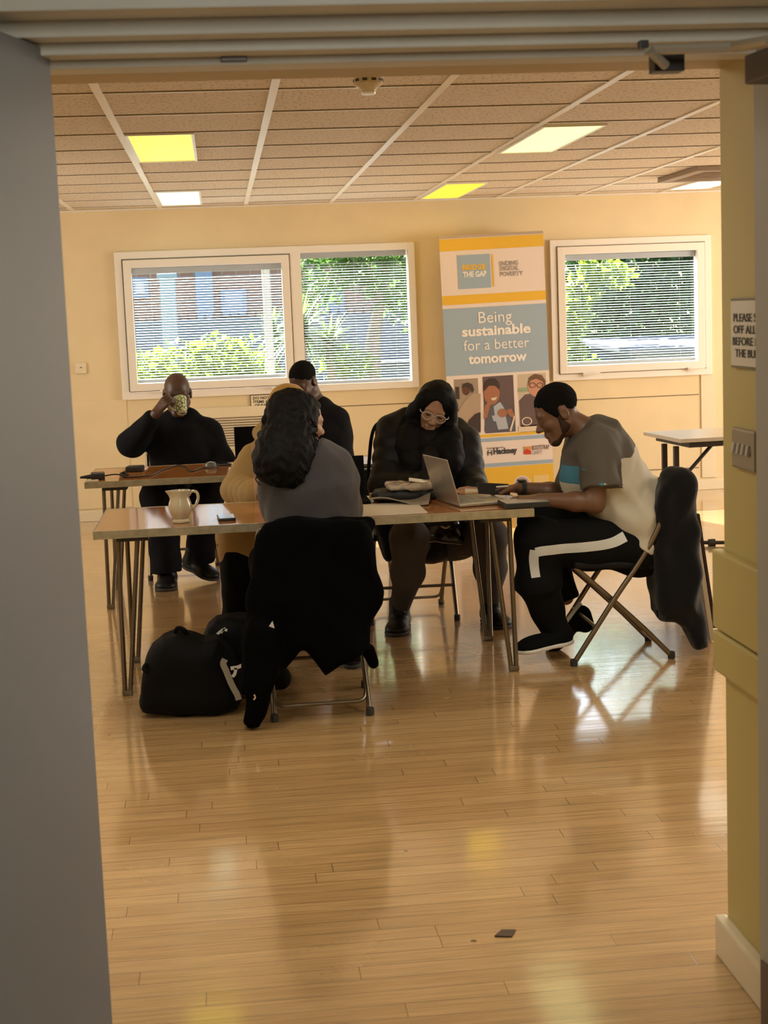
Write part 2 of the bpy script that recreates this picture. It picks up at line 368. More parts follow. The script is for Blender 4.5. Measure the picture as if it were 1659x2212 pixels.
def wood_floor():
    m = bpy.data.materials.new('varnished_wood_strip_floor'); m.use_nodes = True; t = m.node_tree; b = t.nodes['Principled BSDF']
    N = t.nodes.new; L = t.links.new
    tc = N('ShaderNodeTexCoord'); mp = N('ShaderNodeMapping'); L(tc.outputs['Object'], mp.inputs['Vector'])
    mp.inputs['Rotation'].default_value = (0, 0, math.radians(0.0))
    sx = N('ShaderNodeSeparateXYZ'); L(mp.outputs['Vector'], sx.inputs[0])
    dv = N('ShaderNodeMath'); dv.operation = 'DIVIDE'; L(sx.outputs['Y'], dv.inputs[0]); dv.inputs[1].default_value = 0.071
    fl = N('ShaderNodeMath'); fl.operation = 'FLOOR'; L(dv.outputs[0], fl.inputs[0]); wn_ = N('ShaderNodeTexWhiteNoise'); wn_.noise_dimensions = '1D'; L(fl.outputs[0], wn_.inputs['W'])
    mlt = N('ShaderNodeMath'); mlt.operation = 'MULTIPLY_ADD'; L(wn_.outputs['Value'], mlt.inputs[0]); mlt.inputs[1].default_value = 3.7; L(sx.outputs['X'], mlt.inputs[2])
    cb = N('ShaderNodeCombineXYZ'); L(mlt.outputs[0], cb.inputs['X']); L(sx.outputs['Y'], cb.inputs['Y'])
    br = N('ShaderNodeTexBrick'); L(cb.outputs[0], br.inputs['Vector'])
    br.offset = 0.0; br.offset_frequency = 2; br.inputs['Scale'].default_value = 1.0; br.inputs['Brick Width'].default_value = 1.15
    br.inputs['Row Height'].default_value = 0.071; br.inputs['Mortar Size'].default_value = 0.0011; br.inputs['Mortar Smooth'].default_value = 0.2; br.inputs['Bias'].default_value = 0.0
    br.inputs['Color1'].default_value = (0.60, 0.375, 0.165, 1); br.inputs['Color2'].default_value = (0.50, 0.30, 0.125, 1); br.inputs['Mortar'].default_value = (0.14, 0.065, 0.022, 1)
    mp2 = N('ShaderNodeMapping'); mp2.inputs['Scale'].default_value = (1.5, 26, 1); L(tc.outputs['Object'], mp2.inputs['Vector'])
    n1 = N('ShaderNodeTexNoise'); n1.inputs['Scale'].default_value = 3.0; n1.inputs['Detail'].default_value = 6; L(mp2.outputs['Vector'], n1.inputs['Vector'])
    n2 = N('ShaderNodeTexNoise'); n2.inputs['Scale'].default_value = 0.9; n2.inputs['Detail'].default_value = 4; L(tc.outputs['Object'], n2.inputs['Vector'])
    hs = N('ShaderNodeHueSaturation'); L(br.outputs['Color'], hs.inputs['Color'])
    mr = N('ShaderNodeMapRange'); mr.inputs['From Min'].default_value = 0.3; mr.inputs['From Max'].default_value = 0.7; mr.inputs['To Min'].default_value = 0.80; mr.inputs['To Max'].default_value = 1.18
    L(n1.outputs['Fac'], mr.inputs['Value'])
    mr2 = N('ShaderNodeMapRange'); mr2.inputs['From Min'].default_value = 0.3; mr2.inputs['From Max'].default_value = 0.7; mr2.inputs['To Min'].default_value = 0.86; mr2.inputs['To Max'].default_value = 1.12
    L(n2.outputs['Fac'], mr2.inputs['Value'])
    mu = N('ShaderNodeMath'); mu.operation = 'MULTIPLY'; L(mr.outputs[0], mu.inputs[0]); L(mr2.outputs[0], mu.inputs[1]); L(mu.outputs[0], hs.inputs['Value'])
    # small dark scuffs and spots
    v = N('ShaderNodeTexVoronoi'); v.inputs['Scale'].default_value = 2.6; L(tc.outputs['Object'], v.inputs['Vector'])
    lt = N('ShaderNodeMath'); lt.operation = 'LESS_THAN'; lt.inputs[1].default_value = 0.022; L(v.outputs['Distance'], lt.inputs[0])
    mx = N('ShaderNodeMixRGB'); mx.inputs['Color2'].default_value = (0.05, 0.02, 0.01, 1); L(lt.outputs[0], mx.inputs['Fac']); L(hs.outputs['Color'], mx.inputs['Color1'])
    L(mx.outputs['Color'], b.inputs['Base Color'])
    rr = N('ShaderNodeMapRange'); rr.inputs['From Min'].default_value = 0.3; rr.inputs['From Max'].default_value = 0.7; rr.inputs['To Min'].default_value = 0.16; rr.inputs['To Max'].default_value = 0.30
    n3 = N('ShaderNodeTexNoise'); n3.inputs['Scale'].default_value = 2.2; n3.inputs['Detail'].default_value = 8; L(tc.outputs['Object'], n3.inputs['Vector'])
    L(n3.outputs['Fac'], rr.inputs['Value']); L(rr.outputs[0], b.inputs['Roughness'])
    b.inputs['Specular IOR Level'].default_value = 0.5; b.inputs['Coat Weight'].default_value = 1.0; b.inputs['Coat IOR'].default_value = 1.75; b.inputs['Coat Roughness'].default_value = 0.10
    bp = N('ShaderNodeBump'); bp.inputs['Strength'].default_value = 0.25; bp.inputs['Distance'].default_value = 0.002
    ad = N('ShaderNodeMath'); ad.operation = 'SUBTRACT'; ad.inputs[0].default_value = 1.0; L(br.outputs['Fac'], ad.inputs[1])
    m4 = N('ShaderNodeMapping'); m4.inputs['Scale'].default_value = (0.6, 14.0, 1); L(tc.outputs['Object'], m4.inputs['Vector'])
    n4 = N('ShaderNodeTexNoise'); n4.inputs['Scale'].default_value = 1.0; n4.inputs['Detail'].default_value = 2; L(m4.outputs['Vector'], n4.inputs['Vector'])
    ad2 = N('ShaderNodeMath'); ad2.operation = 'ADD'; L(ad.outputs[0], ad2.inputs[0]); L(n4.outputs['Fac'], ad2.inputs[1])
    L(ad2.outputs[0], bp.inputs['Height']); L(bp.outputs['Normal'], b.inputs['Normal']); L(bp.outputs['Normal'], b.inputs['Coat Normal'])
    return m
def tile_mat():
    m = bpy.data.materials.new('fissured_ceiling_tile'); m.use_nodes = True; t = m.node_tree; b = t.nodes['Principled BSDF']; N = t.nodes.new; L = t.links.new
    tc = N('ShaderNodeTexCoord'); mp = N('ShaderNodeMapping'); mp.inputs['Scale'].default_value = (1, 0.45, 1); L(tc.outputs['Object'], mp.inputs['Vector'])
    v = N('ShaderNodeTexNoise'); v.inputs['Scale'].default_value = 70; v.inputs['Detail'].default_value = 3; L(mp.outputs['Vector'], v.inputs['Vector'])
    r = N('ShaderNodeValToRGB'); r.color_ramp.elements[0].position = 0.35; r.color_ramp.elements[1].position = 0.47
    r.color_ramp.elements[0].color = (0.50, 0.41, 0.31, 1); r.color_ramp.elements[1].color = (0.72, 0.62, 0.49, 1)
    L(v.outputs['Fac'], r.inputs['Fac']); L(r.outputs['Color'], b.inputs['Base Color']); b.inputs['Roughness'].default_value = 0.75
    return m
def thin_glass():
    m = bpy.data.materials.new('clear_window_glass'); m.use_nodes = True; t = m.node_tree; t.nodes.clear(); N = t.nodes.new; L = t.links.new
    o = N('ShaderNodeOutputMaterial'); mx = N('ShaderNodeMixShader'); tr = N('ShaderNodeBsdfTransparent'); gl = N('ShaderNodeBsdfGlossy'); fr = N('ShaderNodeFresnel')
    tr.inputs['Color'].default_value = (0.95, 0.98, 0.97, 1); gl.inputs['Roughness'].default_value = 0.02; fr.inputs['IOR'].default_value = 1.35
    L(fr.outputs[0], mx.inputs['Fac']); L(tr.outputs[0], mx.inputs[1]); L(gl.outputs[0], mx.inputs[2]); L(mx.outputs[0], o.inputs['Surface']); return m
M_FLOOR = wood_floor(); M_TILE = tile_mat(); M_GLASS = thin_glass()
M_TBAR = mat('white_ceiling_grid', (0.86, 0.82, 0.74), 0.35)

# ------------------------------------------------------------------ floor, ceiling, walls
XL, XR = -3.2, 7.2
o = MB(); o.bx((XL, -2.0, -0.1), (XR, YW+0.2, 0.0)); struct(o.build('floor', M_FLOOR, origin=(0.03, 0.013, 0.0)), 'varnished honey coloured wood strip floor')
o = MB(); o.bx((XL, 3.38, ZC), (XR, YW+0.2, ZC+0.1)); ceil = struct(o.build('ceiling', M_TILE, origin=(0, 0, ZC)), 'suspended ceiling of fissured square tiles')
# ceiling grid: wide runners along the room, thin cross tees
g = MB()
RX = [-0.404 + 0.656*k for k in range(-4, 12)]
for x in RX:
    if XL < x < XR: g.bx((x-0.016, 3.4, ZC-0.006), (x+0.016, YW, ZC-0.001))
mkr = g.build('ceiling_runner', M_TBAR, ceil)
g = MB()
for k in range(-4, 10):
    y = 6.0 + 0.65*k; g.bx((XL, y-0.007, ZC-0.005), (XR, y+0.007, ZC-0.001))
g.build('ceiling_cross_tee', M_TBAR, ceil)
g = MB()
for k in range(-4, 10):
    y = 6.0 + 0.65*k; g.bx((XL, y-0.014, ZC-0.003), (XR, y-0.0075, ZC-0.0005))
g.build('ceiling_tile_joint', mat('tile_joint', (0.22, 0.15, 0.09), 0.8), ceil)
g = MB(); g.bx((XL, YW-0.02, ZC-0.012), (XR, YW-0.001, ZC-0.001)); g.build('edge_trim', M_TBAR, ceil)

# window openings measured on the wall plane
A1, B1 = aty(247, 545, YW), aty(893, 523, YW)
W1 = (-0.775, 1.553, 0.938, 2.074); W2 = (2.632, 3.94, 0.938, 2.050)
def wall_with_holes(name, y0, y1, x0, x1, z0, z1, holes, m):
    b = MB(); xs = sorted({x0, x1} | {h[0] for h in holes} | {h[1] for h in holes}); zs = sorted({z0, z1} | {h[2] for h in holes} | {h[3] for h in holes})
    for i in range(len(xs)-1):
        for j in range(len(zs)-1):
            cx, cz = (xs[i]+xs[i+1])/2, (zs[j]+zs[j+1])/2
            if any(h[0] < cx < h[1] and h[2] < cz < h[3] for h in holes): continue
            b.bx((xs[i], y0, zs[j]), (xs[i+1], y1, zs[j+1]))
    return b.build(name, m)
W3 = (4.9, 6.6, 0.938, 2.05)
wb = struct(wall_with_holes('wall_back', YW, YW+0.2, XL, XR, 0, ZC, [(W1[0]+0.03, W1[1]-0.03, W1[2]+0.03, W1[3]-0.03), (W2[0]+0.03, W2[1]-0.03, W2[2]+0.03, W2[3]-0.03), W3], M_WALL), 'cream painted wall with the windows')
o = MB(); o.bx((XL-0.15, 3.2, 0), (XL, YW+0.2, ZC)); struct(o.build('wall_left', M_WALL))
o = MB(); o.bx((XR, 3.2, 0), (XR+0.15, YW+0.2, ZC)); struct(o.build('wall_right', M_WALL))

# spandrel panels, seams and pilaster edges below the windows
def seam(b, x0, z0, x1, z1, w=0.006, y=YW-0.002):
    if abs(x1-x0) > abs(z1-z0): b.bx((x0, y-0.001, z0-w/2), (x1, y+0.004, z0+w/2))
    else: b.bx((x0-w/2, y-0.001, z0), (x0+w/2, y+0.004, z1))
b = MB()
P = lambda px, py, y=YW: aty(px, py, y)
l0 = P(178, 922); l1 = P(271, 918); seam(b, l0[0], l0[2], l1[0], l1[2])
l0 = P(203, 1016); l1 = P(275, 1013); seam(b, l0[0], l0[2], l1[0], l0[2])
for (xa, xb, py) in ((460, 905, 880), (1240, 1510, 858), (1226, 1510, 1017)):
    l0 = P(xa, py); l1 = P(xb, py); seam(b, l0[0], (l0[2]+l1[2])/2, l1[0], l1[2])
b.build('panel_seam', M_SEAM, wb)
b = MB()
x = P(273, 900)[0]; b.bx((x-0.02, YW-0.012, 0.1), (x+0.006, YW+0.01, 0.945)); b.bx((XL, YW-0.012, 0.10), (x-0.02, YW+0.01, 0.945))
b.build('pilaster_panel', M_WALL, wb)
b = MB(); x2 = P(1530, 900)[0]; b.bx((x2-0.06, YW-0.012, 0.1), (x2+0.06, YW+0.01, 0.945)); b.build('pilaster', M_TRIM, wb)
o = MB(); o.bx((XL, YW-0.028, 0), (XR, YW-0.002, 0.085), b=0.006); struct(o.build('baseboard_back', M_TRIM))
# recessed radiator grille with horizontal louvres
gp0, gp1 = P(440, 902), P(640, 958)
b = MB(); b.bx((gp0[0]-0.1, YW-0.030, gp1[2]-0.02), (gp1[0], YW-0.006, gp0[2]+0.075)); gr = struct(b.build('trim_1', M_TRIM), 'cream radiator cover with louvred grille under the window')
b = MB()
n = 12
for i in range(n):
    z = gp1[2] + (gp0[2]-gp1[2])*(i+0.5)/n; b.bx((gp0[0]-0.08, YW-0.036, z-0.003), (gp1[0]-0.05, YW-0.028, z+0.0035))
b.build('louvre_slot', M_SEAM, gr)

# ------------------------------------------------------------------ windows
def frame_bars(b, x0, x1, z0, z1, w, ya, yb, bev=0.004):
    b.bx((x0, ya, z0), (x0+w, yb, z1), b=bev); b.bx((x1-w, ya, z0), (x1, yb, z1), b=bev)
    b.bx((x0+w-0.002, ya, z1-w), (x1-w+0.002, yb, z1), b=bev); b.bx((x0+w-0.002, ya, z0), (x1-w+0.002, yb, z0+w), b=bev)
def window(idx, x0, x1, z0, z1, sashes, label):
    b = MB(); frame_bars(b, x0, x1, z0, z1, 0.055, YW-0.035, YW+0.09)
    for i in range(len(sashes)-1):
        xm = (sashes[i][1]+sashes[i+1][0])/2; hw = (sashes[i+1][0]-sashes[i][1])/2
        b.bx((xm-hw, YW-0.03, z0+0.05), (xm+hw, YW+0.09, z1-0.05), b=0.003)
    wn = struct(b.build('window_%d' % idx, M_WIN), label)
    for (sa, sb, sza, szb, opening) in sashes:
        if opening:
            s = MB(); frame_bars(s, sa+0.006, sb-0.006, sza+0.006, szb-0.006, 0.06, YW-0.05, YW+0.05)
            so = s.build('sash', M_WIN, wn); i0 = 0.066
            d = MB(); fw = 0.007
            d.bx((sa, YW-0.036, sza), (sa+fw, YW-0.032, szb)); d.bx((sb-fw, YW-0.036, sza), (sb, YW-0.032, szb)); d.bx((sa, YW-0.036, szb-fw), (sb, YW-0.032, szb)); d.bx((sa, YW-0.036, sza), (sb, YW-0.032, sza+fw))
            d.build('sash_gap', M_SEAM, wn)
        else:
            so = wn; i0 = 0.004
        p = MB(); p.bx((sa+i0, YW+0.045, sza+i0), (sb-i0, YW+0.049, szb-i0)); p.build('glass_pane', M_GLASS, so)
    return wn
zs0, zs1 = W1[2]+0.058, W1[3]-0.058
xm0, xm1 = aty(628, 600, YW)[0], aty(650, 600, YW)[0]
win1 = window(1, *W1, [(W1[0]+0.058, xm0-0.004, zs0, zs1, True), (xm1+0.002, W1[1]-0.058, zs0-0.01, zs1+0.01, False)], 'wide white framed window with opening sash on its left')
win2 = window(2, *W2, [(W2[0]+0.05, W2[1]-0.05, W2[2]+0.05, W2[3]-0.05, True)], 'single white framed window right of the roll-up banner')
# window handles on the sash bottoms
M_HAND = mat('white_enamel', (0.9, 0.86, 0.8), 0.25)
for wn, px, py in ((win1, 352, 846), (win1, 594, 838), (win2, 1266, 809), (win2, 1492, 797)):
    c = aty(px, py, YW-0.06); h = MB(); h.box((c[0], YW-0.058, c[2]), (0.05, 0.016, 0.03), b=0.004); h.tube([(c[0]-0.02, YW-0.068, c[2]), (c[0]+0.02, YW-0.082, c[2]+0.004), (c[0]+0.11, YW-0.082, c[2]+0.008)], [0.009, 0.009, 0.007])
    h.build('window_handle', M_HAND, wn, smooth=True)
# venetian blinds between sash and glass
M_SLAT = mat('white_blind_slat', (0.42, 0.45, 0.49), 0.45)
def blind(x0, x1, z0, z1, label, head=True):
    r = tag(root('venetian_blind', ((x0+x1)/2, YW+0.02, z0)), label, 'blind', 'venetian blinds in the windows')
    if head:
        h = MB(); h.bx((x0, YW+0.002, z1-0.045), (x1, YW+0.04, z1), b=0.004); h.build('headrail', M_SLAT, r); z1 = z1-0.05
    s = MB(); sp = 0.0202; n = int((z1-z0-0.03)/sp); R = Matrix.Rotation(math.radians(15), 3, 'X')
    for i in range(n):
        z = z0+0.028+i*sp; s.box(((x0+x1)/2, YW+0.022, z), (x1-x0-0.008, 0.0150, 0.0008), rot=R)
    s.build('slats', M_SLAT, r)
    h = MB(); h.bx((x0+0.004, YW+0.01, z0), (x1-0.004, YW+0.032, z0+0.022), b=0.003); h.build('bottom_rail', M_SLAT, r)
    for f in (0.12, 0.5, 0.88):
        c = MB(); x = x0+(x1-x0)*f; c.tube([(x, YW+0.012, z0+0.01), (x, YW+0.012, z1)], 0.0012, n=5); c.build('ladder_cord', M_SLAT, r)
    return r
blind(W1[0]+0.126, xm0-0.072, zs0+0.068, zs1-0.068, 'white venetian blind in the opening sash above the man drinking')
blind(xm1+0.006, W1[1]-0.064, zs0-0.004, zs1+0.004, 'white venetian blind in the fixed pane of the wide window')
blind(W2[0]+0.118, W2[1]-0.118, W2[2]+0.118, W2[3]-0.118, 'white venetian blind in the single window right of the banner')

# ------------------------------------------------------------------ ceiling lights, vent, smoke detector
def panel(x0, x1, y0, y1, col, st, label):
    r = tag(root('ceiling_light', ((x0+x1)/2, (y0+y1)/2, ZC-0.012)), label, 'ceiling light', 'recessed ceiling light panels')
    f = MB(); w = 0.014
    f.bx((x0, y0, ZC-0.012), (x0+w, y1, ZC-0.002)); f.bx((x1-w, y0, ZC-0.012), (x1, y1, ZC-0.002)); f.bx((x0+w, y0, ZC-0.012), (x1-w, y0+w, ZC-0.002)); f.bx((x0+w, y1-w, ZC-0.012), (x1-w, y1, ZC-0.002))
    f.build('frame', M_TBAR, r)
    d = MB(); d.bx((x0+w, y0+w, ZC-0.008), (x1-w, y1-w, ZC-0.003)); d.build('diffuser', emis('diffuser_%02d%02d' % (int(col[2]*99), int(st*10)), col, st), r)
panel(-0.385, -0.068, 7.29, 8.53, (1.0, 0.86, 0.12), 0.76, 'yellowed ceiling light panel at upper left, the nearer of two')
panel(-0.385, -0.075, 10.55, 11.8, (0.70, 0.96, 0.84), 0.58, 'pale mint ceiling light panel close to the window wall on the left')
panel(1.585, 1.90, 7.39, 8.61, (0.95, 1.0, 0.50), 0.82, 'large pale lemon ceiling light panel right of the smoke detector')
panel(1.585, 1.89, 10.6, 11.95, (1.0, 0.74, 0.05), 0.80, 'deep yellow ceiling light panel above the banner')
panel(3.50, 3.82, 10.6, 11.8, (0.95, 1.0, 0.92), 0.85, 'white ceiling light panel beside the ceiling vent at the right')
for (x, y) in ((5.55, 7.4), (5.55, 10.6), (-2.05, 4.05), (-0.38, 4.05), (1.585, 4.05), (3.5, 4.05)):  # extra panels out of view, added only to support the lighting
    panel(x, x+0.31, y, y+1.22, (1.0, 0.98, 0.75), 1.1, 'unseen ceiling light panel added to help light the hall')
b = MB(); vx, vy = 3.12, 9.87
frame = [(vx, vy), (vx+0.62, vy), (vx+0.62, vy+0.9), (vx, vy+0.9)]
b.bx((vx, vy, ZC-0.035), (vx+0.62, vy+0.08, ZC-0.001), b=0.006); b.bx((vx, vy+0.82, ZC-0.035), (vx+0.62, vy+0.9, ZC-0.001), b=0.006)
b.bx((vx, vy+0.07, ZC-0.035), (vx+0.08, vy+0.83, ZC-0.001), b=0.006); b.bx((vx+0.54, vy+0.07, ZC-0.035), (vx+0.62, vy+0.83, ZC-0.001), b=0.006)
vent = b.build('ceiling_vent', mat('taupe_vent', (0.30, 0.22, 0.15), 0.6)); tag(vent, 'brown square ceiling vent frame beside the white light panel', 'vent')
g = MB()
for i in range(7): g.box((vx+0.31, vy+0.12+i*0.11, ZC-0.014), (0.46, 0.06, 0.006), rot=Matrix.Rotation(0.4, 3, 'X'))
g.build('grille', mat('taupe_vent', (0.3, 0.22, 0.15)), vent)
sd = aty(794, 160, 5.69); M_SMOKE = mat('aged_white_plastic', (0.62, 0.52, 0.38), 0.4)
r = tag(root('smoke_detector', (0.582, 5.69, ZC-0.075)), 'round white smoke detector on the ceiling', 'smoke detector')
b = MB(); b.lathe([(0, ZC-0.001), (0.060, ZC-0.001), (0.062, ZC-0.008), (0.056, ZC-0.016), (0.0, ZC-0.016)], (0.582, 5.69, 0)); b.build('mounting_base', M_SMOKE, r, smooth=True)
b = MB(); b.lathe([(0, ZC-0.015), (0.052, ZC-0.015), (0.053, ZC-0.036), (0.047, ZC-0.042), (0.036, ZC-0.047), (0.028, ZC-0.058), (0.027, ZC-0.066), (0.0, ZC-0.066)], (0.582, 5.69, 0)); b.build('sensor_head', M_SMOKE, r, smooth=True)
b = MB(); b.lathe([(0, ZC-0.065), (0.027, ZC-0.065), (0.025, ZC-0.072), (0, ZC-0.073)], (0.582, 5.69, 0)); b.build('lens_cap', mat('pale_cap', (0.9, 0.88, 0.84), 0.3), r, smooth=True)
b = MB()
for a in range(10):
    t = 2*math.pi*a/10; b.box((0.582+0.0525*math.cos(t), 5.69+0.0525*math.sin(t), ZC-0.024), (0.003, 0.017, 0.009), rot=t)
b.build('air_slot', M_DARK, r)
# switch box on the window wall, far left
c = aty(174, 795, YW-0.02); b = MB(); b.box((c[0], YW-0.018, c[2]), (0.085, 0.034, 0.085), b=0.005)
r = b.build('wall_box', M_TRIM); tag(r, 'small square cream control box on the window wall at far left', 'switch')
b = MB(); b.box((c[0]+0.005, YW-0.037, c[2]+0.004), (0.016, 0.004, 0.006)); b.build('button', M_DARK, r)

# ------------------------------------------------------------------ doorway: near wall, lintel, frame, two open door leaves
XD0, XD1, Y0, Y1 = -0.42, 1.125, 3.0, 3.385
zl = aty(800, 166, Y1)[2]
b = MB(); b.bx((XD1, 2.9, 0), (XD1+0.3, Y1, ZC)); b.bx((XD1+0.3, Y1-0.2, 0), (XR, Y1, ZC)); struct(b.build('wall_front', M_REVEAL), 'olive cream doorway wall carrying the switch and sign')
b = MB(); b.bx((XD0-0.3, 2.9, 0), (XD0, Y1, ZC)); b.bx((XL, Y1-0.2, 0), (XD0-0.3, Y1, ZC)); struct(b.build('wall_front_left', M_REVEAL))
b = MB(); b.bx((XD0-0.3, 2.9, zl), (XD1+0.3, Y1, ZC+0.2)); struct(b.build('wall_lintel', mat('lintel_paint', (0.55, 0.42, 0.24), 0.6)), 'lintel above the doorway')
# corridor shell behind the photographer
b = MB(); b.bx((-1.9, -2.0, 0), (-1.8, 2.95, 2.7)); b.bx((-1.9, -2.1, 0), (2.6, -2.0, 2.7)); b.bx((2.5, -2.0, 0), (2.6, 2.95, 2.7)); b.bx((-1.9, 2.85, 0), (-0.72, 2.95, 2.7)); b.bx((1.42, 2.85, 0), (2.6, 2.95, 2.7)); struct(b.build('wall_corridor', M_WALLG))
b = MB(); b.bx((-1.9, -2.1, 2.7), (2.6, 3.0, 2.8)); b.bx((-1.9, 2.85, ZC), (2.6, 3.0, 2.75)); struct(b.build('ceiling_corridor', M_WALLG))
# stepped door head, measured band by band
b = MB()
xs0, xs1 = -0.85, 1.5
ya = 2.72; z_a = aty(800, 10, ya)[2]
def depth_of(py, z):  # depth where a level underside at height z meets pixel row py
    d = _ray(800, py); t = (z-CAM_H)/d[2]; return d[1]*t
yb = depth_of(31, z_a); z_b = aty(800, 67, yb)[2]; yc = depth_of(79, z_b); z_c = aty(800, 105, yc)[2]; yd = depth_of(116, z_c); z_d = aty(800, 134, yd)[2]; ye = depth_of(147, z_d)
top = 2.35
b.bx((xs0, ya, z_a), (xs1, yb, top), b=0.003); b.bx((xs0, yb, z_b), (xs1, yc, top), b=0.004); b.bx((xs0, yc, z_c), (xs1, yd, top), b=0.003); b.bx((xs0, yd, z_d), (xs1, ye, top), b=0.004)
df = struct(b.build('door_frame', M_FRAME), 'stepped painted door head across the top')
b = MB(); c = aty(505, 121, yd-0.004); b.box((c[0], yd-0.002, c[2]), (0.048, 0.012, 0.02), b=0.002); b.build('door_catch', mat('grey_catch', (0.2, 0.18, 0.17), 0.4, metal=0.6), df)
b = MB(); b.bx((1.105, yb+0.06, 0), (1.128, ye, z_d), b=0.004); b.bx((-0.50, yb, 0), (-0.37, ye, z_d), b=0.004); b.build('door_jamb', M_FRAME, df)
# left leaf: hinged at the left jamb, swung towards the viewer
hl = np.array([-0.278, 2.90]); dl = nrm(np.array([-0.052, -0.17])); nl = np.array([-dl[1], dl[0]])
def leaf(h, d, thick_dir, wdt, z0, z1, th=0.044):
    q = [h, h+d*wdt, h+d*wdt+thick_dir*th, h+thick_dir*th]; V = [(p[0], p[1], z0) for p in q] + [(p[0], p[1], z1) for p in q]
    F = [(0, 1, 2, 3), (7, 6, 5, 4), (0, 4, 5, 1), (1, 5, 6, 2), (2, 6, 7, 3), (3, 7, 4, 0)]; return MB().add(V, F)
zt = 0.5*(aty(112, 107, 2.90)[2] + 2.036)
dl1 = struct(leaf(hl, dl, np.array([dl[1], -dl[0]]), 0.74, 0.012, zt).build('door_1', M_DOOR), 'grey painted door leaf standing open at the left edge')
# right leaf
hr = np.array([1.0405, 2.93]); dr = nrm(np.array([0.10, -1.0]))
dr1 = struct(leaf(hr, dr, np.array([-dr[1], dr[0]]), 0.74, 0.012, zt).build('door_2', mat('olive_grey_door_paint', (0.43, 0.40, 0.34), 0.5, var=0.04, vscale=3)), 'door leaf standing open at the right edge')
kz = 0.20
b = leaf(hr+np.array([-0.003, -0.012]), dr, np.array([0.003, 0.0]), 0.70, 0.02, kz, th=1.0); b.build('kick_plate', mat('brown_kick_plate', (0.14, 0.09, 0.06), 0.5), dr1)
# overhead closer on the right leaf with its arm
c0 = aty(1604, 152, 2.70)
b = MB(); ctr = np.array([c0[0]+0.0, 2.58]); zc_top, zc_bot = aty(1607, 121, 2.74)[2], aty(1607, 184, 2.74)[2]
cx0 = aty(1606, 150, 2.74)[0]
b.box((cx0+0.041, 2.58, (zc_top+zc_bot)/2), (0.05, 0.32, zc_top-zc_bot), b=0.004, rot=Matrix.Rotation(0.10, 3, 'Z')); cl = b.build('door_closer', mat('closer_brown', (0.10, 0.075, 0.065), 0.45, metal=0.2), dr1)
b = MB(); pA, pB, pC = aty(1665, 88, 2.55), aty(1585, 101, 2.66), aty(1392, 108, 2.70)
b.tube([pA, pB], 0.010, n=8); b.tube([pB, pC], 0.009, n=8)
b.build('closer_arm', mat('pale_metal', (0.55, 0.48, 0.36), 0.4, metal=0.5), cl, smooth=True)
b = MB(); q = aty(1440, 134, 2.76); b.box((q[0], 2.76, q[2]), (0.055, 0.04, 0.037), b=0.002); q2 = aty(1389, 97, 2.70); b.box((q2[0], 2.70, q2[2]), (0.016, 0.02, 0.014), b=0.002)
b.build('closer_bracket', M_DARK, df)
b = MB(); b.tube([aty(1402, 108, 2.69), aty(1438, 142, 2.715)], 0.0085, n=8); b.build('bracket_arm', mat('pale_metal', (0.5, 0.45, 0.35)), df, smooth=True)
# baseboard and bump rails on the right reveal
o = MB(); o.bx((1.097, 2.96, 0), (XD1+0.001, 3.402, 0.10), b=0.008); struct(o.build('baseboard_right', M_TRIM), 'cream skirting board at the foot of the doorway wall')
zA, zB, zC_ = aty(1537, 1186, 3.395)[2], aty(1540, 1357, 3.395)[2], aty(1560, 1446, 3.395)[2]
o = MB(); o.bx((1.10, 2.95, zB+0.003), (XD1+0.001, 3.402, zA), b=0.006); struct(o.build('trim_2', M_REVEAL), 'upper bump rail on the doorway wall')
o = MB(); o.bx((1.10, 2.95, zC_), (XD1+0.001, 3.402, zB-0.003), b=0.006); struct(o.build('trim_3', M_REVEAL), 'lower bump rail on the doorway wall')
# light switch plate and notice on the doorway wall
RX_ = np.array([[0, 0, -1], [-1, 0, 0], [0, 1, 0]], float)   # right = -y, up = z, out = -x
s0, s1 = atx(1591, 925, XD1), atx(1640, 1018, XD1); zmid = (s0[2]+s1[2])/2
b = MB(); ym = s0[1]-0.073; b.box((XD1-0.006, ym, zmid), (0.012, 0.146, 0.088), b=0.004); sw = b.build('light_switch', mat('grey_switch_plate', (0.34, 0.30, 0.23), 0.35, metal=0.3)); tag(sw, 'four gang light switch plate on the doorway wall', 'switch')
for i in range(4):
    r_ = MB(); r_.box((XD1-0.014, s0[1]-0.022-i*0.030, zmid), (0.008, 0.012, 0.024), b=0.002, rot=Matrix.Rotation(0.2, 3, 'Y')); r_.build('rocker', mat('switch_rocker', (0.5, 0.45, 0.36), 0.3), sw)
g0, g1 = atx(1586, 645, XD1), atx(1588, 793, XD1); zt_, zb_ = g0[2], g1[2]; hh = zt_-zb_; wdt = hh*2.15
b = MB(); b.bx((XD1-0.008, g0[1]-wdt, zb_), (XD1-0.001, g0[1], zt_)); sg = b.build('notice_sign', mat('olive_sign_edge', (0.16, 0.13, 0.06), 0.5)); tag(sg, 'white notice about switching off lights on the doorway wall', 'sign')
b = MB(); b.bx((XD1-0.0095, g0[1]-wdt+0.004, zb_+0.005), (XD1-0.007, g0[1]-0.004, zt_-0.005)); b.build('sign_face', mat('sign_white', (0.72, 0.66, 0.55), 0.4), sg)
ml = MB()
for i, tline in enumerate(('PLEASE SWITCH', 'OFF ALL LIGHTS', 'BEFORE LEAVING', 'THE BUILDING')):
    V, Fc = text_mesh(tline, hh*0.165, (XD1-0.0103, g0[1]-0.018-(0.006, 0.006, 0.0, 0.016)[i], zt_-hh*(0.33+0.17*i)), RX_, bold=0.0002, width=wdt*(0.84, 0.86, 0.90, 0.76)[i]); ml.add(V, Fc)
ml.build('lettering', mat('sign_ink', (0.05, 0.045, 0.04), 0.6), sg)
